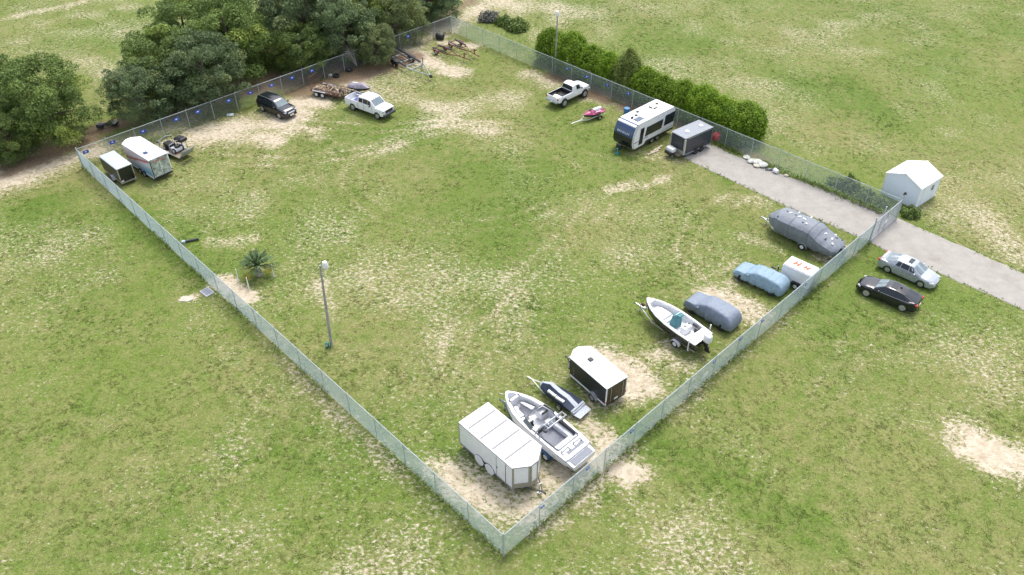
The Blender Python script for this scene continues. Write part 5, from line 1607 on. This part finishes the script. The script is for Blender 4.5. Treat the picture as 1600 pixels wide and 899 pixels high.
# centre-console fishing boat
t = thing('boat_trailer', 'galvanised trailer carrying the centre-console boat with black hull', 'boat trailer', (12.45, 45.5), 130.2)
boat_trailer(t, -2.7, 1.6, 3.9, 1.08, (-1.05,), ALU, .3, rimm=RIMW, fmat=WPAINT)
for s in (1, -1):
    MB().tube([(-2.3, s * 1.0, .45), (-2.32, s * 1.22, .6), (-2.32, s * 1.24, 1.75)], .045, 6).build('guide_post', WPAINT, t)
MB().lathe_y([(.16, -.06), (.17, 0), (.16, .06)], 3.25, 0, .75, 12).build('winch', RUST, t)
t = thing('console_boat', 'white centre-console fishing boat with black hull and teal canvas console cover', 'boat', (12.45, 45.5), 130.2)
HULLB = pm('black_hull', (.018, .02, .02), .25, coat=.4, var=.2)
st_ = [(-2.75, 1.0, 1.28, .72, .56, .85), (-2.2, 1.06, 1.3, .7, .54, .85), (-2.18, 1.06, 1.3, .7, .54, .85), (-1.0, 1.1, 1.36, .7, .52, .85), (.2, 1.08, 1.42, .74, .54, .85), (1.2, .94, 1.48, .84, .6, .88), (2.0, .68, 1.54, .98, .74, 1.0), (2.4, .48, 1.57, 1.1, .86, 1.1), (2.42, .47, 1.57, 1.1, .86, 1.1), (2.75, .24, 1.6, 1.3, 1.1, 1.2), (2.95, .06, 1.62, 1.45, 1.4, 1.3)]
hull(t, st_, HULLB, WHITE, (-2.19, 2.41), gw=.17)
for s in (1, -1):
    MB().tube([(-2.75, s * 1.01, 1.28), (-1.0, s * 1.11, 1.36), (.2, s * 1.09, 1.42), (1.2, s * .95, 1.48), (2.0, s * .69, 1.54), (2.75, s * .25, 1.6)], .03, 5).build('rub_rail', LGREY, t)
MB().box(1.3, 0, 1.06, 1.1, .95, .34).build('casting_deck', WHITE, t, bevel=.05)
MB().box(.62, 0, .96, .3, 1.3, .2).build('deck_step', WHITE, t, bevel=.04)
MB().box(1.85, 0, 1.25, .35, .5, .06).build('deck_hatch', LGREY, t, bevel=.02)
MB().prism([(-.4, -.34), (.35, -.3), (.35, .3), (-.4, .34)], .88, 2.0, [(-.3, -.3), (.15, -.26), (.15, .26), (-.3, .3)]).build('console_cover', TEAL, t, bevel=.06)
MB().tube([(.1, -.3, 1.9), (-.2, -.34, 2.2), (-.2, .34, 2.2), (.1, .3, 1.9)], .025, 5).build('console_rail', ALU, t)
MB().box(-.35, 0, 2.05, .35, .5, .14).build('cover_hood', TEAL, t, bevel=.05)
MB().box(-1.05, 0, 1.12, .5, .85, .5).build('leaning_post', WHITE, t, bevel=.06)
MB().box(-1.05, 0, 1.4, .45, .8, .1).build('seat_cushion', WHITE, t, bevel=.04)
for y in (-.35, .1):
    MB().box(-1.0, y, 1.46, .16, .12, .04).build('rod_holder', BLACK, t)
MB().box(-1.6, -.62, 1.05, .3, .3, .35).box(-1.3, -.78, 1.2, .5, .1, .2).build('tackle_box', BLACK, t, bevel=.03)
MB().box(-2.05, 0, 1.15, .3, 1.7, .5).build('transom_bench', WHITE, t, bevel=.05)
o = MB().box(-3.05, 0, 1.62, .62, .52, .72).build('outboard_cowling', WHITE, t, bevel=.16)
MB().box(-3.0, 0, 1.05, .3, .22, .6).build('outboard_leg', BLACK, t, bevel=.05)
MB().box(-3.15, 0, .62, .34, .12, .5).lathe_y([(.12, -.03), (.13, 0), (.02, .03)], -3.35, 0, .45, 10).build('outboard_gearcase', BLACK, t, bevel=.03)
MB().box(-2.8, 0, 1.2, .16, .5, .36).build('motor_bracket', BLACK, t, bevel=.03)

# ------------------------------------------------------------------ car covers
def cover(name, label, cat, xy, deg, mat, roofz, L=4.5, hw=.93, amp=.03, seed=1, seams=None, hood=.92):
    t = thing(name, label, cat, xy, deg)
    prof = [(-L / 2, .62, .8), (-L / 2 + .06, .95, .9), (-L / 2 + .2, roofz * .8, .95), (-L / 2 + .5, roofz * .94, .98), (-L / 2 + 1.0, roofz * .985, 1.0), (-.3, roofz, 1.0), (.3, roofz * .975, 1.0), (.55, roofz * .9, 1.0), (1.02, hood + .12, .99), (1.2, hood + .05, .99), (1.7, hood + .01, .97), (L / 2 - .3, hood - .07, .93), (L / 2 - .08, .72, .84), (L / 2, .42, .74)]
    n = 46
    rings = []
    for i in range(n + 1):
        x = -L / 2 + L * i / n
        zt = sm_interp([(a, b) for a, b, c in prof], x)
        w = sm_interp([(a, c) for a, b, c in prof], x) * hw
        belt = min(zt * .82, .88)
        roofw = w * (.80 if zt > hood + .1 else .9)
        half = [(w * .97, .14), (w * 1.0, .4), (w * 1.01, .62), (w * .985, belt)]
        half += [(w * .95, belt + (zt - belt) * .22), (roofw + (w - roofw) * .2, belt + (zt - belt) * .85), (roofw * .93, zt - .02), (roofw * .5, zt), (0, zt + .01)]
        full = [(y, z) for y, z in half] + [(-y, z) for y, z in half[-2::-1]]
        ring = []
        for y, z in full:
            q = mnoise.noise(Vector((x * 1.6 + seed * 7, y * 1.6, z * 2.6))) * amp + mnoise.noise(Vector((x * 4.5, y * 3 + seed, z * 1.4))) * amp * .6
            q -= abs(mnoise.noise(Vector((x * 2.6 + seed, y * 1.2, z * 3.4 + x)))) * .09 - .02   # creases
            if z < .9:                                   # hanging folds
                q += (.9 - z) * .05 * math.sin(x * 8 + seed + 2.2 * mnoise.noise(Vector((x, seed, 0)))) + (.9 - z) * .05 * math.sin(x * 17 + seed)
            l_ = math.hypot(y, z - .5) + 1e-6
            ring.append((x, y + q * y / l_, max(.06, z + q * (z - .5) / l_)))
        rings.append(ring)
    MB().loft(rings).build('cover', mat, t, 60, sub=1)
    for s in (1, -1):
        MB().ell(.78, s * (hw * .99), 1.0, .12, .1, .09, 8, 5).build('mirror_bulge', mat, t, 60)
    if seams:
        for i in seams[0]:
            MB().tube([Vector(p) * 1.0 + Vector((0, .012 * (1 if p[1] > 0 else -1), .012)) for p in rings[i][1:-1]], .011, 4).build('seam', seams[2], t)
        for j in seams[1]:
            for jj in (j, len(rings[0]) - 1 - j):
                MB().tube([Vector(r[jj]) + Vector((0, .014 if r[jj][1] > 0 else -.014, .006)) for r in rings[3:-3]], .011, 4).build('seam', seams[2], t)
    for s in (1, -1):
        for x in (1.35, -1.4):
            wheel(t, x, s * (hw - .12), .32, .2, BLACK, s, 5)
    return t
cover('covered_car', 'car under a dark grey-blue fitted cover, beside the centre-console boat', 'covered car', (15.72, 47.42), 134.0, pm('slate_cover', (.19, .225, .285), .6, var=.08, bump=1.0, bscale=3), 1.55, 4.5, .95, .06, 3, hood=1.02)
SEAMB = pm('pale_blue_seam', (.36, .5, .6), .6)
cover('covered_car', 'car under a light blue quilted cover with pale seams, beside the rental trailer', 'covered car', (20.55, 51.55), 137.5, pm('light_blue_cover', (.225, .325, .41), .6, var=.1, bump=1.0, bscale=3), 1.42, 4.5, .93, .05, 5, ((9, 15, 21, 27, 33), (2, 3), SEAMB), hood=.92)

# ------------------------------------------------------------------ large tarped pontoon boat
t = thing('tarped_boat', 'large boat under a grey tarpaulin with white patches, beside the road', 'boat', (25.7, 57.45), 133.5)
TARP = pm('grey_tarp', (.185, .205, .24), .6, var=.12, scale=3, bump=.5, bscale=3.5)
L = 7.0
rings = []
for i in range(43):
    x = -L / 2 + L * i / 42
    u = (x + L / 2) / L
    w = interp([(0, .7), (.05, 1.1), (.2, 1.22), (.8, 1.2), (.9, 1.0), (.96, .62), (1, .22)], u)
    zt = interp([(0, 1.2), (.06, 1.45), (.22, 1.75), (.36, 2.25), (.42, 2.3), (.86, 2.2), (.95, 1.65), (1, 1.25)], u)
    zs = interp([(0, 1.0), (.1, 1.2), (.24, 1.45), (.37, 1.85), (.85, 1.8), (.95, 1.4), (1, 1.1)], u)
    zb = interp([(0, .62), (.1, .42), (.3, .38), (.8, .42), (.95, .7), (1, .95)], u) + .05 * math.sin(x * 5) + .03 * math.sin(x * 13)
    half = [(w * .80, zb), (w * .97, zb + (zs - zb) * .35), (w, zb + (zs - zb) * .7), (w * .985, zs), (w * .8, zs + (zt - zs) * .45), (w * .42, zs + (zt - zs) * .9), (0, zt)]
    full = half + [(-y, z) for y, z in half[-2::-1]]
    ring = []
    for y, z in full:
        q = mnoise.noise(Vector((x * 1.3, y * 1.5 + 9, z * 2))) * .09 + .03 * math.sin(x * 8 + z * 3 + 2 * mnoise.noise(Vector((x, z, 1)))) * (1 if z < 1.6 else .5) + .05 * mnoise.noise(Vector((x * 3, y * 3, z * 4)))
        ring.append((x, y * (1 + q * .6), z + q * .5))
    rings.append(ring)
MB().loft(rings).build('tarp', TARP, t, 28)
def on_tarp(i, j, dx=0):
    r = rings[i]
    return Vector(r[j])
for i, j, m_, sx in ((35, 4, BLACK, .13), (24, 3, BLACK, .13), (19, 3, BLACK, .15), (33, 6, BLACK, .12), (31, 6, PLATE, .3), (28, 6, BLACK, .12), (26, 6, PLATE, .32), (23, 6, PLATE, .34), (22, 5, BLACK, .12), (20, 5, PLATE, .2), (29, 8, PLATE, .25), (22, 8, PLATE, .3), (10, 6, PLATE, .26), (8, 5, BLACK, .2), (6, 6, PLATE, .3), (5, 7, BLACK, .25), (7, 8, PLATE, .2), (4, 5, PLATE, .25), (3, 8, BLACK, .24)):
    p = on_tarp(i, j)
    MB().box(p.x, p.y, p.z + .02, sx, .13, .035, (i * 1.3) % 3).build('patch' if m_ is PLATE else 'vent_hole', m_, t, bevel=.01)
for i in (16, 12, 27):
    MB().tube([Vector(p) + Vector((0, .012 * (1 if p[1] > 0 else -1), .014)) for p in rings[i]], .012, 4).build('strap', pm('dark_strap', (.06, .07, .085), .7), t)
for j in (3, 9):
    MB().tube([Vector(r[j]) + Vector((0, .014 if r[j][1] > 0 else -.014, .008)) for r in rings[4:-2]], .012, 4).build('edge_fold', TARP, t)
for s in (1, -1):
    wheel(t, -.6, s * 1.12, .32, .2, RIMW, s, 5, rk=.55)
    prof = [(-.6 + .43 * math.cos(math.pi * k / 8), .32 + .4 * math.sin(math.pi * k / 8)) for k in range(9)]
    MB().prismy(prof + [(x, z - .03) for x, z in prof[::-1]], s * 1.0, s * 1.26).build('fender', GALV, t, 50)
    MB().tube([(-3.0, s * .8, .45), (1.8, s * .8, .45), (3.9, s * .05, .5)], .05, 6).build('trailer_rail', GALV, t)
    MB().tube([(-3.2, s * .7, .55), (2.6, s * .7, .55), (3.1, s * .55, .75)], [.26, .28, .1], 10).build('pontoon_tube', ALU, t, 50)
MB().cyl((-.6, -1.1, .32), (-.6, 1.1, .32), .04, n=6).build('axle', GALV, t)
MB().box(4.05, 0, .5, .5, .1, .1).ell(4.3, 0, .5, .1, .07, .08, 8, 4).build('coupler', GALV, t)
MB().cyl((3.6, .12, .02), (3.6, .12, .9), .035, n=6).lathe_y([(.1, -.04), (.1, .04)], 3.6, .12, .1, 10).build('jack', GALV, t)
MB().box(-3.75, 0, 1.0, .5, .45, .6).build('outboard_cowling', DKMETAL, t, bevel=.12)
MB().box(-3.8, 0, .6, .25, .16, .7).build('outboard_leg', pm('motor_blue', (.04, .06, .16), .4), t, bevel=.04)
MB().box(-3.3, -.2, .28, .08, .08, .5).build('stand_leg', GALV, t)

# ------------------------------------------------------------------ personal watercraft
def watercraft(t, hullm, topm, seatm, covered=False):
    sec = [(-1.4, .5, .62, .42), (-1.2, .56, .66, .38), (-.2, .56, .66, .34), (.6, .48, .72, .36), (1.1, .32, .78, .44), (1.4, .1, .8, .6)]
    r1 = [[(x, b, zd), (x, b * .8, zk + .08), (x, 0, zk), (x, -b * .8, zk + .08), (x, -b, zd)] for x, b, zd, zk in sec]
    MB().loft(r1, closed=False).build('hull', hullm, t, 50)
    tz = [(-1.4, .72), (-1.2, .86 if not covered else .95), (-.3, .92 if not covered else 1.08), (.1, .95 if not covered else 1.12), (.45, 1.1 if not covered else 1.28), (.75, 1.0 if not covered else 1.18), (1.1, .92), (1.4, .82)]
    r2 = []
    for x, b, zd, zk in [(-1.4, .49, .62, 0), (-1.2, .55, .66, 0), (-.7, .55, .66, 0), (-.2, .55, .66, 0), (.3, .52, .69, 0), (.6, .47, .72, 0), (.85, .4, .75, 0), (1.1, .31, .78, 0), (1.4, .09, .8, 0)]:
        z = interp(tz, x)
        r2.append([(x, b, zd + .004), (x, b * (.75 if covered or x > .5 else .62), zd + (z - zd) * (.6 if covered or x > .5 else .2)), (x, b * .35, z - .03), (x, 0, z), (x, -b * .35, z - .03), (x, -b * (.75 if covered or x > .5 else .62), zd + (z - zd) * (.6 if covered or x > .5 else .2)), (x, -b, zd + .004)])
    MB().loft(r2, closed=False).build('cover' if covered else 'top_deck', topm, t, 40)
    if not covered:
        MB().prism([(-1.15, -.2), (-.1, -.22), (.15, -.14), (.15, .14), (-.1, .22), (-1.15, .2)], .85, 1.08, [(-1.05, -.14), (-.1, -.16), (.1, -.1), (.1, .1), (-.1, .16), (-1.05, .14)]).build('seat', seatm, t, bevel=.04)
        MB().tube([(.3, .36, 1.22), (.36, .1, 1.16), (.36, -.1, 1.16), (.3, -.36, 1.22)], .028, 6).build('handlebar', BLACK, t)
        MB().box(.5, 0, 1.14, .3, .22, .1).build('dash_cowl', BLACK, t, bevel=.04)
def ski_trailer(t, mat, tip=2.9):
    for s in (1, -1):
        MB().tube([(-1.4, s * .4, .32), (1.2, s * .38, .32), (1.9, 0, .34)], .035, 6).build('frame_rail', mat, t)
        wheel(t, -.35, s * .68, .22, .14, RIM, s, 5)
        prof = [(-.35 + .3 * math.cos(math.pi * k / 8), .22 + .28 * math.sin(math.pi * k / 8)) for k in range(9)]
        MB().prismy(prof + [(x, z - .02) for x, z in prof[::-1]], s * .58, s * .78).build('fender', BLACK, t, 50)
    MB().box((1.8 + tip) / 2, 0, .34, tip - 1.8, .08, .08).ell(tip + .03, 0, .34, .08, .06, .06, 8, 4).build('tongue', mat, t)
    MB().tube([(1.6, 0, .34), (1.5, 0, .95)], .035, 6).build('winch_post', mat, t)
    MB().box(-.35, 0, .22, .06, 1.2, .06).build('axle', mat, t)
t = thing('jet_ski_trailer', 'light trailer with long tongue under the pink jet ski', 'trailer', (9.0, 80.6), 217.5)
ski_trailer(t, PLATE, 3.1)
t = thing('jet_ski', 'pink and white jet ski on a small trailer, between pickup and camper', 'jet ski', (9.0, 80.6, .05), 217.5)
watercraft(t, pm('ski_hull_dark', (.05, .04, .055), .3), pm('ski_pink', (.46, .05, .16), .3, var=.5, scale=2.2), WPAINT)
MB().prism([(-.8, .2), (-.1, .3), (.1, .45), (-.7, .5)], .80, .83).prism([(-.8, -.2), (-.1, -.3), (.1, -.45), (-.7, -.5)], .80, .83).build('side_decal', pm('pale_lilac', (.55, .42, .55), .4), t)
t = thing('jet_ski_trailer', 'dark trailer under the grey covered jet ski', 'trailer', (-17.85, 86.95), -22)
ski_trailer(t, GALV, 2.3)
t = thing('jet_ski', 'jet ski under a grey and purple cover, behind the white extended-cab pickup', 'jet ski', (-17.85, 86.95, .05), -22)
watercraft(t, BPANEL, pm('ski_cover', (.30, .27, .32), .5, var=.25, scale=2.5), None, True)
MB().prism([(-.9, .1), (.1, .16), (.3, .3), (-.8, .32)], 1.02, 1.06, [(-.9, .06), (.1, .12), (.3, .26), (-.8, .28)]).build('cover_stripe', PLATE, t)

# ------------------------------------------------------------------ open trailers
def bars_gate(mb, x, w, h, z, n, r=.018, lean=0):
    for k in range(n):
        y = -w + 2 * w * k / (n - 1)
        mb.cyl((x, y, z), (x + lean, y, z + h), r, n=5)
    mb.cyl((x + lean, -w, z + h), (x + lean, w, z + h), r * 1.4, n=5).cyl((x + lean * .5, -w, z + h * .5), (x + lean * .5, w, z + h * .5), r, n=5)
    return mb
t = thing('utility_trailer', 'rusty open utility trailer with upright ramp gate, loaded with cut wood', 'trailer', (-21.15, 86.35), -24)
MB().box(0, 0, .55, 4.1, 1.75, .08).build('deck', WOOD, t)
for s in (1, -1):
    MB().box(0, s * .9, .56, 4.15, .07, .12).build('side_rail', RUST, t)
    for k in range(5):
        MB().box(-1.9 + k * .95, s * .9, .74, .05, .05, .3).build('stake_post', RUST, t)
    MB().box(0, s * .9, .9, 4.1, .05, .05).build('top_rail', RUST, t)
    for x in (-1.15, -.3):
        wheel(t, x, s * 1.06, .33, .2, RIMW, s, 5, rk=.6)
    MB().box(-.72, s * 1.06, .74, 1.75, .26, .04).build('fender', GALV, t)
bars_gate(MB(), -2.05, .85, 1.5, .55, 9, lean=-.12).build('ramp_gate', RUST, t)
hitch(t, 2.0, 3.0, .6, .5, RUST)
rr = random.Random(12)
LOG = pm('cut_logs', (.30, .20, .13), .85, var=.4, scale=5)
LOG2 = pm('pale_cut_wood', (.45, .36, .26), .85, var=.3, scale=5)
LOG3 = pm('grey_brush', (.25, .21, .18), .9, var=.4, scale=5)
ca, sa = math.cos(R(-24)), math.sin(R(-24))
for k in range(74):
    x, y = rr.uniform(-1.9, 2.0), rr.uniform(-.75, .75)
    z = .62 + rr.random() * .55 * (1 - abs(y)) * (1.1 if x > -.2 else .6)
    ln = rr.uniform(.25, .7); a = rr.uniform(0, 6.28)
    r0 = rr.uniform(.05, .13)
    dx, dy, dz = ln * math.cos(a) / 2, ln * math.sin(a) / 2, rr.uniform(-.08, .12)
    o = MB().cyl((-dx, -dy, -dz), (dx, dy, dz), r0, r0 * .85, 7).build('log', rr.choice((LOG, LOG, LOG2, LOG3)), None, 50)
    o.location = (-21.15 + x * ca - y * sa, 86.35 + x * sa + y * ca, z)
    tag(o, 'piece of cut wood heaped on the rusty utility trailer', 'log', 'cut wood on the utility trailer')

# wheel and tyre litter
def loose_tyre(x, y, label, rim=True, rot=0):
    t = thing('tyre', label, 'tyre', (x, y), rot)
    MB().lathe_z([(.24, .0), (.38, .0), (.42, .05), (.43, .12), (.42, .19), (.38, .24), (.24, .24), (.22, .12), (.24, .0)], 0, 0, 0, 18).build('tread', RUBBER, t, 40)
    if rim:
        MB().lathe_z([(.24, .16), (.2, .1), (.05, .1), (.01, .12)], 0, 0, 0, 14).build('rim', RIM, t, 40)
loose_tyre(-21.3, 91.3, 'black tyre lying on brown ground beside a white block, near the covered jet ski', False)
loose_tyre(-20.0, 92.9, 'tyre with a pale rim lying by the fence, right of another tyre')
o = MB().box(0, 0, .14, .42, .34, .28, .5).build('block', PLATE, bevel=.06)
o.location = (-22.05, 91.4, 0)
tag(o, 'white block on brown ground left of the black tyre', 'block')

# long empty boat trailer
t = thing('boat_trailer', 'long empty grey boat trailer with black bunks, near the far fence', 'boat trailer', (-13.4, 94.9), -51.5)
for s in (1, -1):
    MB().box(-.2, s * 1.05, .62, 6.2, .1, .14).build('frame_rail', GALV, t)
    MB().box(-.6, s * 1.05, .76, 5.4, .16, .12).build('bunk', DKMETAL, t, bevel=.02)
    MB().box(-1.0, s * .45, .7, 4.4, .14, .1).build('bunk', DKMETAL, t, bevel=.02)
    MB().tube([(2.9, s * 1.05, .62), (5.6, s * .08, .55)], .06, 6).build('tongue_rail', GALV, t)
    for x in (-.75, .05):
        wheel(t, x, s * 1.22, .34, .22, BLACK, s, 5)
    MB().prismy([(-1.25, .5), (-1.15, .8), (.45, .8), (.55, .5), (.5, .5), (.42, .76), (-1.12, .76), (-1.2, .5)], s * 1.1, s * 1.36).build('fender', DKMETAL, t)
for x in (-3.0, -1.5, .4, 1.8, 2.9):
    MB().box(x, 0, .6, .1, 2.1, .1).build('cross_member', GALV, t)
MB().box(5.75, 0, .55, .5, .12, .12).build('coupler', GALV, t)
MB().ell(5.9, 0, .5, .28, .2, .22, 8, 5).build('coupler_bag', BLACK, t)
MB().box(4.0, 0, .95, .12, .12, .9).tube([(4.0, 0, 1.3), (3.3, .5, .65)], .03, 5).tube([(4.0, 0, 1.3), (3.3, -.5, .65)], .03, 5).build('winch_stand', GALV, t)
MB().cyl((2.6, 1.05, .6), (2.6, 1.05, 1.5), .05, n=6).build('guide_post', DKMETAL, t)

def red_trailer(xy, deg, label, L=2.6):
    t = thing('boat_trailer', label, 'boat trailer', xy, deg, 'dark red boat trailers by the far corner')
    for s in (1, -1):
        MB().tube([(-L, s * .62, .42), (0, s * .6, .42), (1.4, 0, .42)], .05, 6).build('frame_rail', DKRED, t)
        MB().box(-1.3, s * .5, .62, 2.4, .13, .1).build('bunk', DKMETAL, t)
        wheel(t, -1.6, s * .82, .3, .18, RIM, s, 5)
        prof = [(-1.6 + .4 * math.cos(math.pi * k / 8), .3 + .37 * math.sin(math.pi * k / 8)) for k in range(9)]
        MB().prismy(prof + [(x, z - .03) for x, z in prof[::-1]], s * .7, s * .96).build('fender', DKRED, t, 50)
    for x in (-2.5, -1.2, -.1):
        MB().box(x, 0, .4, .08, 1.2, .08).build('cross_member', DKRED, t)
    MB().box(2.3, 0, .42, 2.2, .09, .09).ell(3.45, 0, .42, .1, .07, .07, 8, 4).build('tongue', DKRED, t)
    MB().box(2.5, 0, .75, .1, .1, .65).tube([(2.5, 0, 1.0), (1.6, .0, .45)], .03, 5).box(2.75, 0, 1.02, .3, .14, .12).build('winch_stand', DKRED, t)
red_trailer((-7.9, 97.4), -40, 'dark red empty boat trailer in front of its twin, beside the long grey trailer')
red_trailer((-6.3, 99.0), -52, 'dark red empty boat trailer behind its twin, by the far corner', 2.4)
t = thing('barrel', 'black barrel lying on its side by the far fence corner', 'barrel', (-9.5, 102.7, .0), 20)
MB().lathe_y([(.02, -.5), (.36, -.5), (.4, -.45), (.4, -.16), (.42, -.13), (.4, -.1), (.4, .16), (.42, .19), (.4, .22), (.4, .45), (.36, .5), (.02, .5)], 0, 0, .4, 18).build('shell', BLACK, t, 40)
MB().lathe_y([(.06, -.53), (.06, -.5)], .15, 0, .55, 8).build('bung', DKMETAL, t)
t.rotation_euler = (0, 0, R(70))

# equipment trailer at far left
t = thing('utility_trailer', 'open mesh-sided trailer with bent hoops, right of the white graphic trailer', 'trailer', (-34.7, 72.75), 146)
MB().box(0, 0, .42, 3.3, 1.6, .06).build('deck', WOOD, t)
for s in (1, -1):
    MB().box(0, s * .82, .46, 3.4, .06, .1).build('side_rail', ALU, t)
    wheel(t, .25, s * .95, .33, .2, RIM, s, 5)
    MB().prismy([(-.25, .6), (-.15, .72), (.65, .72), (.75, .6), (.7, .6), (.62, .68), (-.12, .68), (-.2, .6)], s * .84, s * 1.08).build('fender', ALU, t)
for x in (1.3, -.35):
    MB().tube([(x, .8, .5), (x - .05, .78, 1.45), (x - .1, 0, 1.7), (x - .05, -.78, 1.45), (x, -.8, .5)], .03, 6).build('hoop', ALU, t)
bars_gate(MB(), -1.7, .78, 1.0, .42, 12, .016, -.75).build('ramp_gate', ALU, t)
MB().box(-2.1, 0, .9, .9, 1.5, .012, 0, R(52)).build('ramp_mesh', WIREG, t)
hitch(t, 1.65, 2.8, .5, .42, ALU)
o = thing('black_cargo_box', 'black padded box propped on top of the mesh-sided trailer', 'box', (-34.35, 73.1, 0), 146)
MB().box(-.2, -.25, 1.5, 1.25, .85, .42, 0, R(6)).build('case', BPANEL, o, bevel=.12)
MB().box(-.2, -.25, 1.74, .9, .5, .05, 0, R(6)).build('lid_panel', BLACK, o, bevel=.02)
for x in (-.6, .25):
    for y in (-.5, 0):
        MB().cyl((x, y, .46), (x, y, 1.32), .03, n=5).build('leg', DKMETAL, o)
o = thing('riding_mower', 'white and dark machine with black bonnet standing on the mesh-sided trailer', 'mower', (-34.7, 72.75, .46), 146)
MB().box(.75, 0, .38, 1.1, .8, .55).build('bonnet', BPANEL, o, bevel=.12)
MB().box(-.35, .0, .32, .9, .95, .4).build('body', LGREY, o, bevel=.12)
MB().box(-.55, 0, .62, .4, .5, .3).build('seat', BLACK, o, bevel=.08)
for x, r in ((.95, .22), (-.55, .28)):
    for s in (1, -1):
        wheel(o, x, s * .48, r, .16, LGREY, s, 5)
MB().tube([(.25, 0, .6), (.05, 0, .9)], .03, 5).lathe_z([(.16, 0), (.18, .02), (.16, .04)], .03, 0, .9, 12).build('steering_column', BLACK, o)

# ------------------------------------------------------------------ small things on the ground
t = thing('fuel_can', 'round red plastic tank by the fence behind the charcoal cargo trailer', 'tank', (21.6, 75.55))
MB().lathe_z([(.25, .0), (.42, .12), (.46, .4), (.44, .7), (.3, .92), (.12, .98), (.1, 1.05), (.02, 1.06)], 0, 0, 0, 16).build('shell', REDP, t, 60)
MB().lathe_z([(.13, 1.04), (.13, 1.12), (.02, 1.13)], 0, 0, 0, 10).build('cap', DKRED, t)
MB().lathe_z([(.34, 0), (.34, .08), (.25, .1)], 0, 0, 0, 14).build('base_ring', DKMETAL, t)

BAG = pm('white_rubbish', (.68, .67, .6), .7, var=.25, scale=6, bump=.6, bscale=9)
def sack(x, y, r, h, seed, label, mat=BAG):
    rings = []
    for j in range(7):
        tt = j / 6
        rad = r * (math.sin(math.pi * (.14 + .8 * tt)) ** .8)
        rings.append([(rad * math.cos(a) * (1 + .25 * mnoise.noise(Vector((math.cos(a) * 1.5, math.sin(a) * 1.5, tt * 2 + seed)))), rad * math.sin(a) * (1 + .25 * mnoise.noise(Vector((math.sin(a) * 1.5, math.cos(a) * 1.5, tt * 2 + seed + 5)))), h * tt) for a in [k * 6.283 / 12 for k in range(12)]])
    o = MB().loft(rings).build('rubbish_sack', mat, None, 70)
    o.location = (x, y, .02)
    tag(o, label, 'sack', 'rubbish on the road edge')
sack(24.85, 70.75, .55, .5, 1, 'largest white sack of the rubbish heap on the road edge')
sack(24.35, 71.05, .42, .34, 2, 'low pale sack at the left side of the rubbish heap on the road')
sack(25.3, 70.3, .5, .42, 3, 'white sack at the right side of the rubbish heap on the road')
sack(24.7, 70.25, .4, .28, 4, 'flattened pale sack at the front of the rubbish heap on the road', pm('cream_rubbish', (.6, .55, .42), .8, var=.25, bump=.6, bscale=9))
sack(24.1, 72.0, .4, .16, 5, 'flat pale scrap lying beyond the rubbish heap, nearer the charcoal trailer')
t = thing('white_bucket', 'white bucket lying on its side, right of the rubbish heap on the road', 'bucket', (26.3, 69.0), 35)
MB().lathe_y([(.02, -.24), (.2, -.24), (.25, .24), (.23, .24), (.19, -.2)], 0, 0, .25, 14).build('shell', WPAINT, t, 40)
MB().tube([(.25, .22, .25), (.3, .42, .12), (0, .5, .06), (-.3, .42, .12), (-.25, .22, .25)], .012, 4).build('handle', DKMETAL, t)
t = thing('dark_board', 'dark flat scrap lying between the rubbish sacks and the white bucket', 'scrap', (25.8, 69.6))
MB().prism([(-.45, -.2), (.4, -.25), (.5, .15), (-.3, .25)], 0.03, .12, [(-.4, -.15), (.35, -.2), (.42, .1), (-.28, .2)]).build('panel', CHAR, t)
MB().box(.1, .0, .14, .5, .06, .04, .4).build('batten', LGREY, t)
o = MB().ell(0, 0, .1, .26, .2, .12, 9, 5).build('pale_lump', pm('pale_stone', (.6, .56, .42), .9, var=.2)); o.location = (27.2, 68.4, 0)
tag(o, 'small pale lump on the road edge, farthest right of the rubbish', 'stone')

t = thing('access_cover', 'grey rectangular utility cover set in grass outside the left fence', 'utility cover', (-24.95, 50.4), -42)
MB().box(0, 0, .03, 1.0, .75, .12).build('frame', LGREY, t, bevel=.02)
MB().box(0, 0, .095, .86, .61, .02).build('lid', GREYM, t)
t = thing('drain_pipe', 'short dark pipe beside the left fence, below the far trailers', 'pipe', (-28.4, 57.5), 20)
MB().cyl((-.5, 0, .1), (.6, 0, .12), .1, n=10).build('pipe', DKMETAL, t, 40)
MB().box(-.7, 0, .1, .3, .3, .22).build('valve_box', pm('pale_blue_box', (.35, .45, .5), .5), t, bevel=.04)
t = thing('scrap_heap', 'black heap of scrap lying in the gap between the two tree groups', 'scrap heap', (-44.0, 78.6), 15)
rr = random.Random(21)
for k in range(9):
    MB().box(rr.uniform(-.9, .9), rr.uniform(-.35, .35), .15 + .25 * rr.random(), rr.uniform(.3, .8), rr.uniform(.2, .5), rr.uniform(.15, .4), rr.uniform(0, 3)).build('scrap_piece', rr.choice((BLACK, BPANEL, CHAR)), t, bevel=.05)
t = thing('metal_sheet', 'small pale panel lying on the sand left of the black sport-utility car', 'panel', (-31.45, 81.3), 10)
MB().box(0, 0, .06, .75, .5, .06).build('sheet', pm('pale_panel', (.6, .66, .7), .4), t, bevel=.01)
MB().box(0, .2, .1, .7, .05, .04).build('batten', LGREY, t)
o = MB().prism([(-.55, -.3), (.2, -.38), (.55, -.1), (.45, .3), (-.35, .32)], -.03, .03).build('concrete_pad', pm('pale_concrete', (.5, .45, .37), .9, var=.15)); o.location = (-26.4, 49.6, 0)
tag(o, 'small pale concrete pad in the grass left of the utility cover', 'concrete pad')
t = thing('plank', 'pale weathered planks lying on grass beside the white camper', 'planks', (15.0, 73.3), 40)
for k in range(3):
    MB().box(k * .5 - .5, k * .12, .06 + .03 * k, 1.5, .18, .04, .1 * k - .1).build('board', pm('sun_bleached_wood', (.5, .43, .33), .85, var=.25), t)
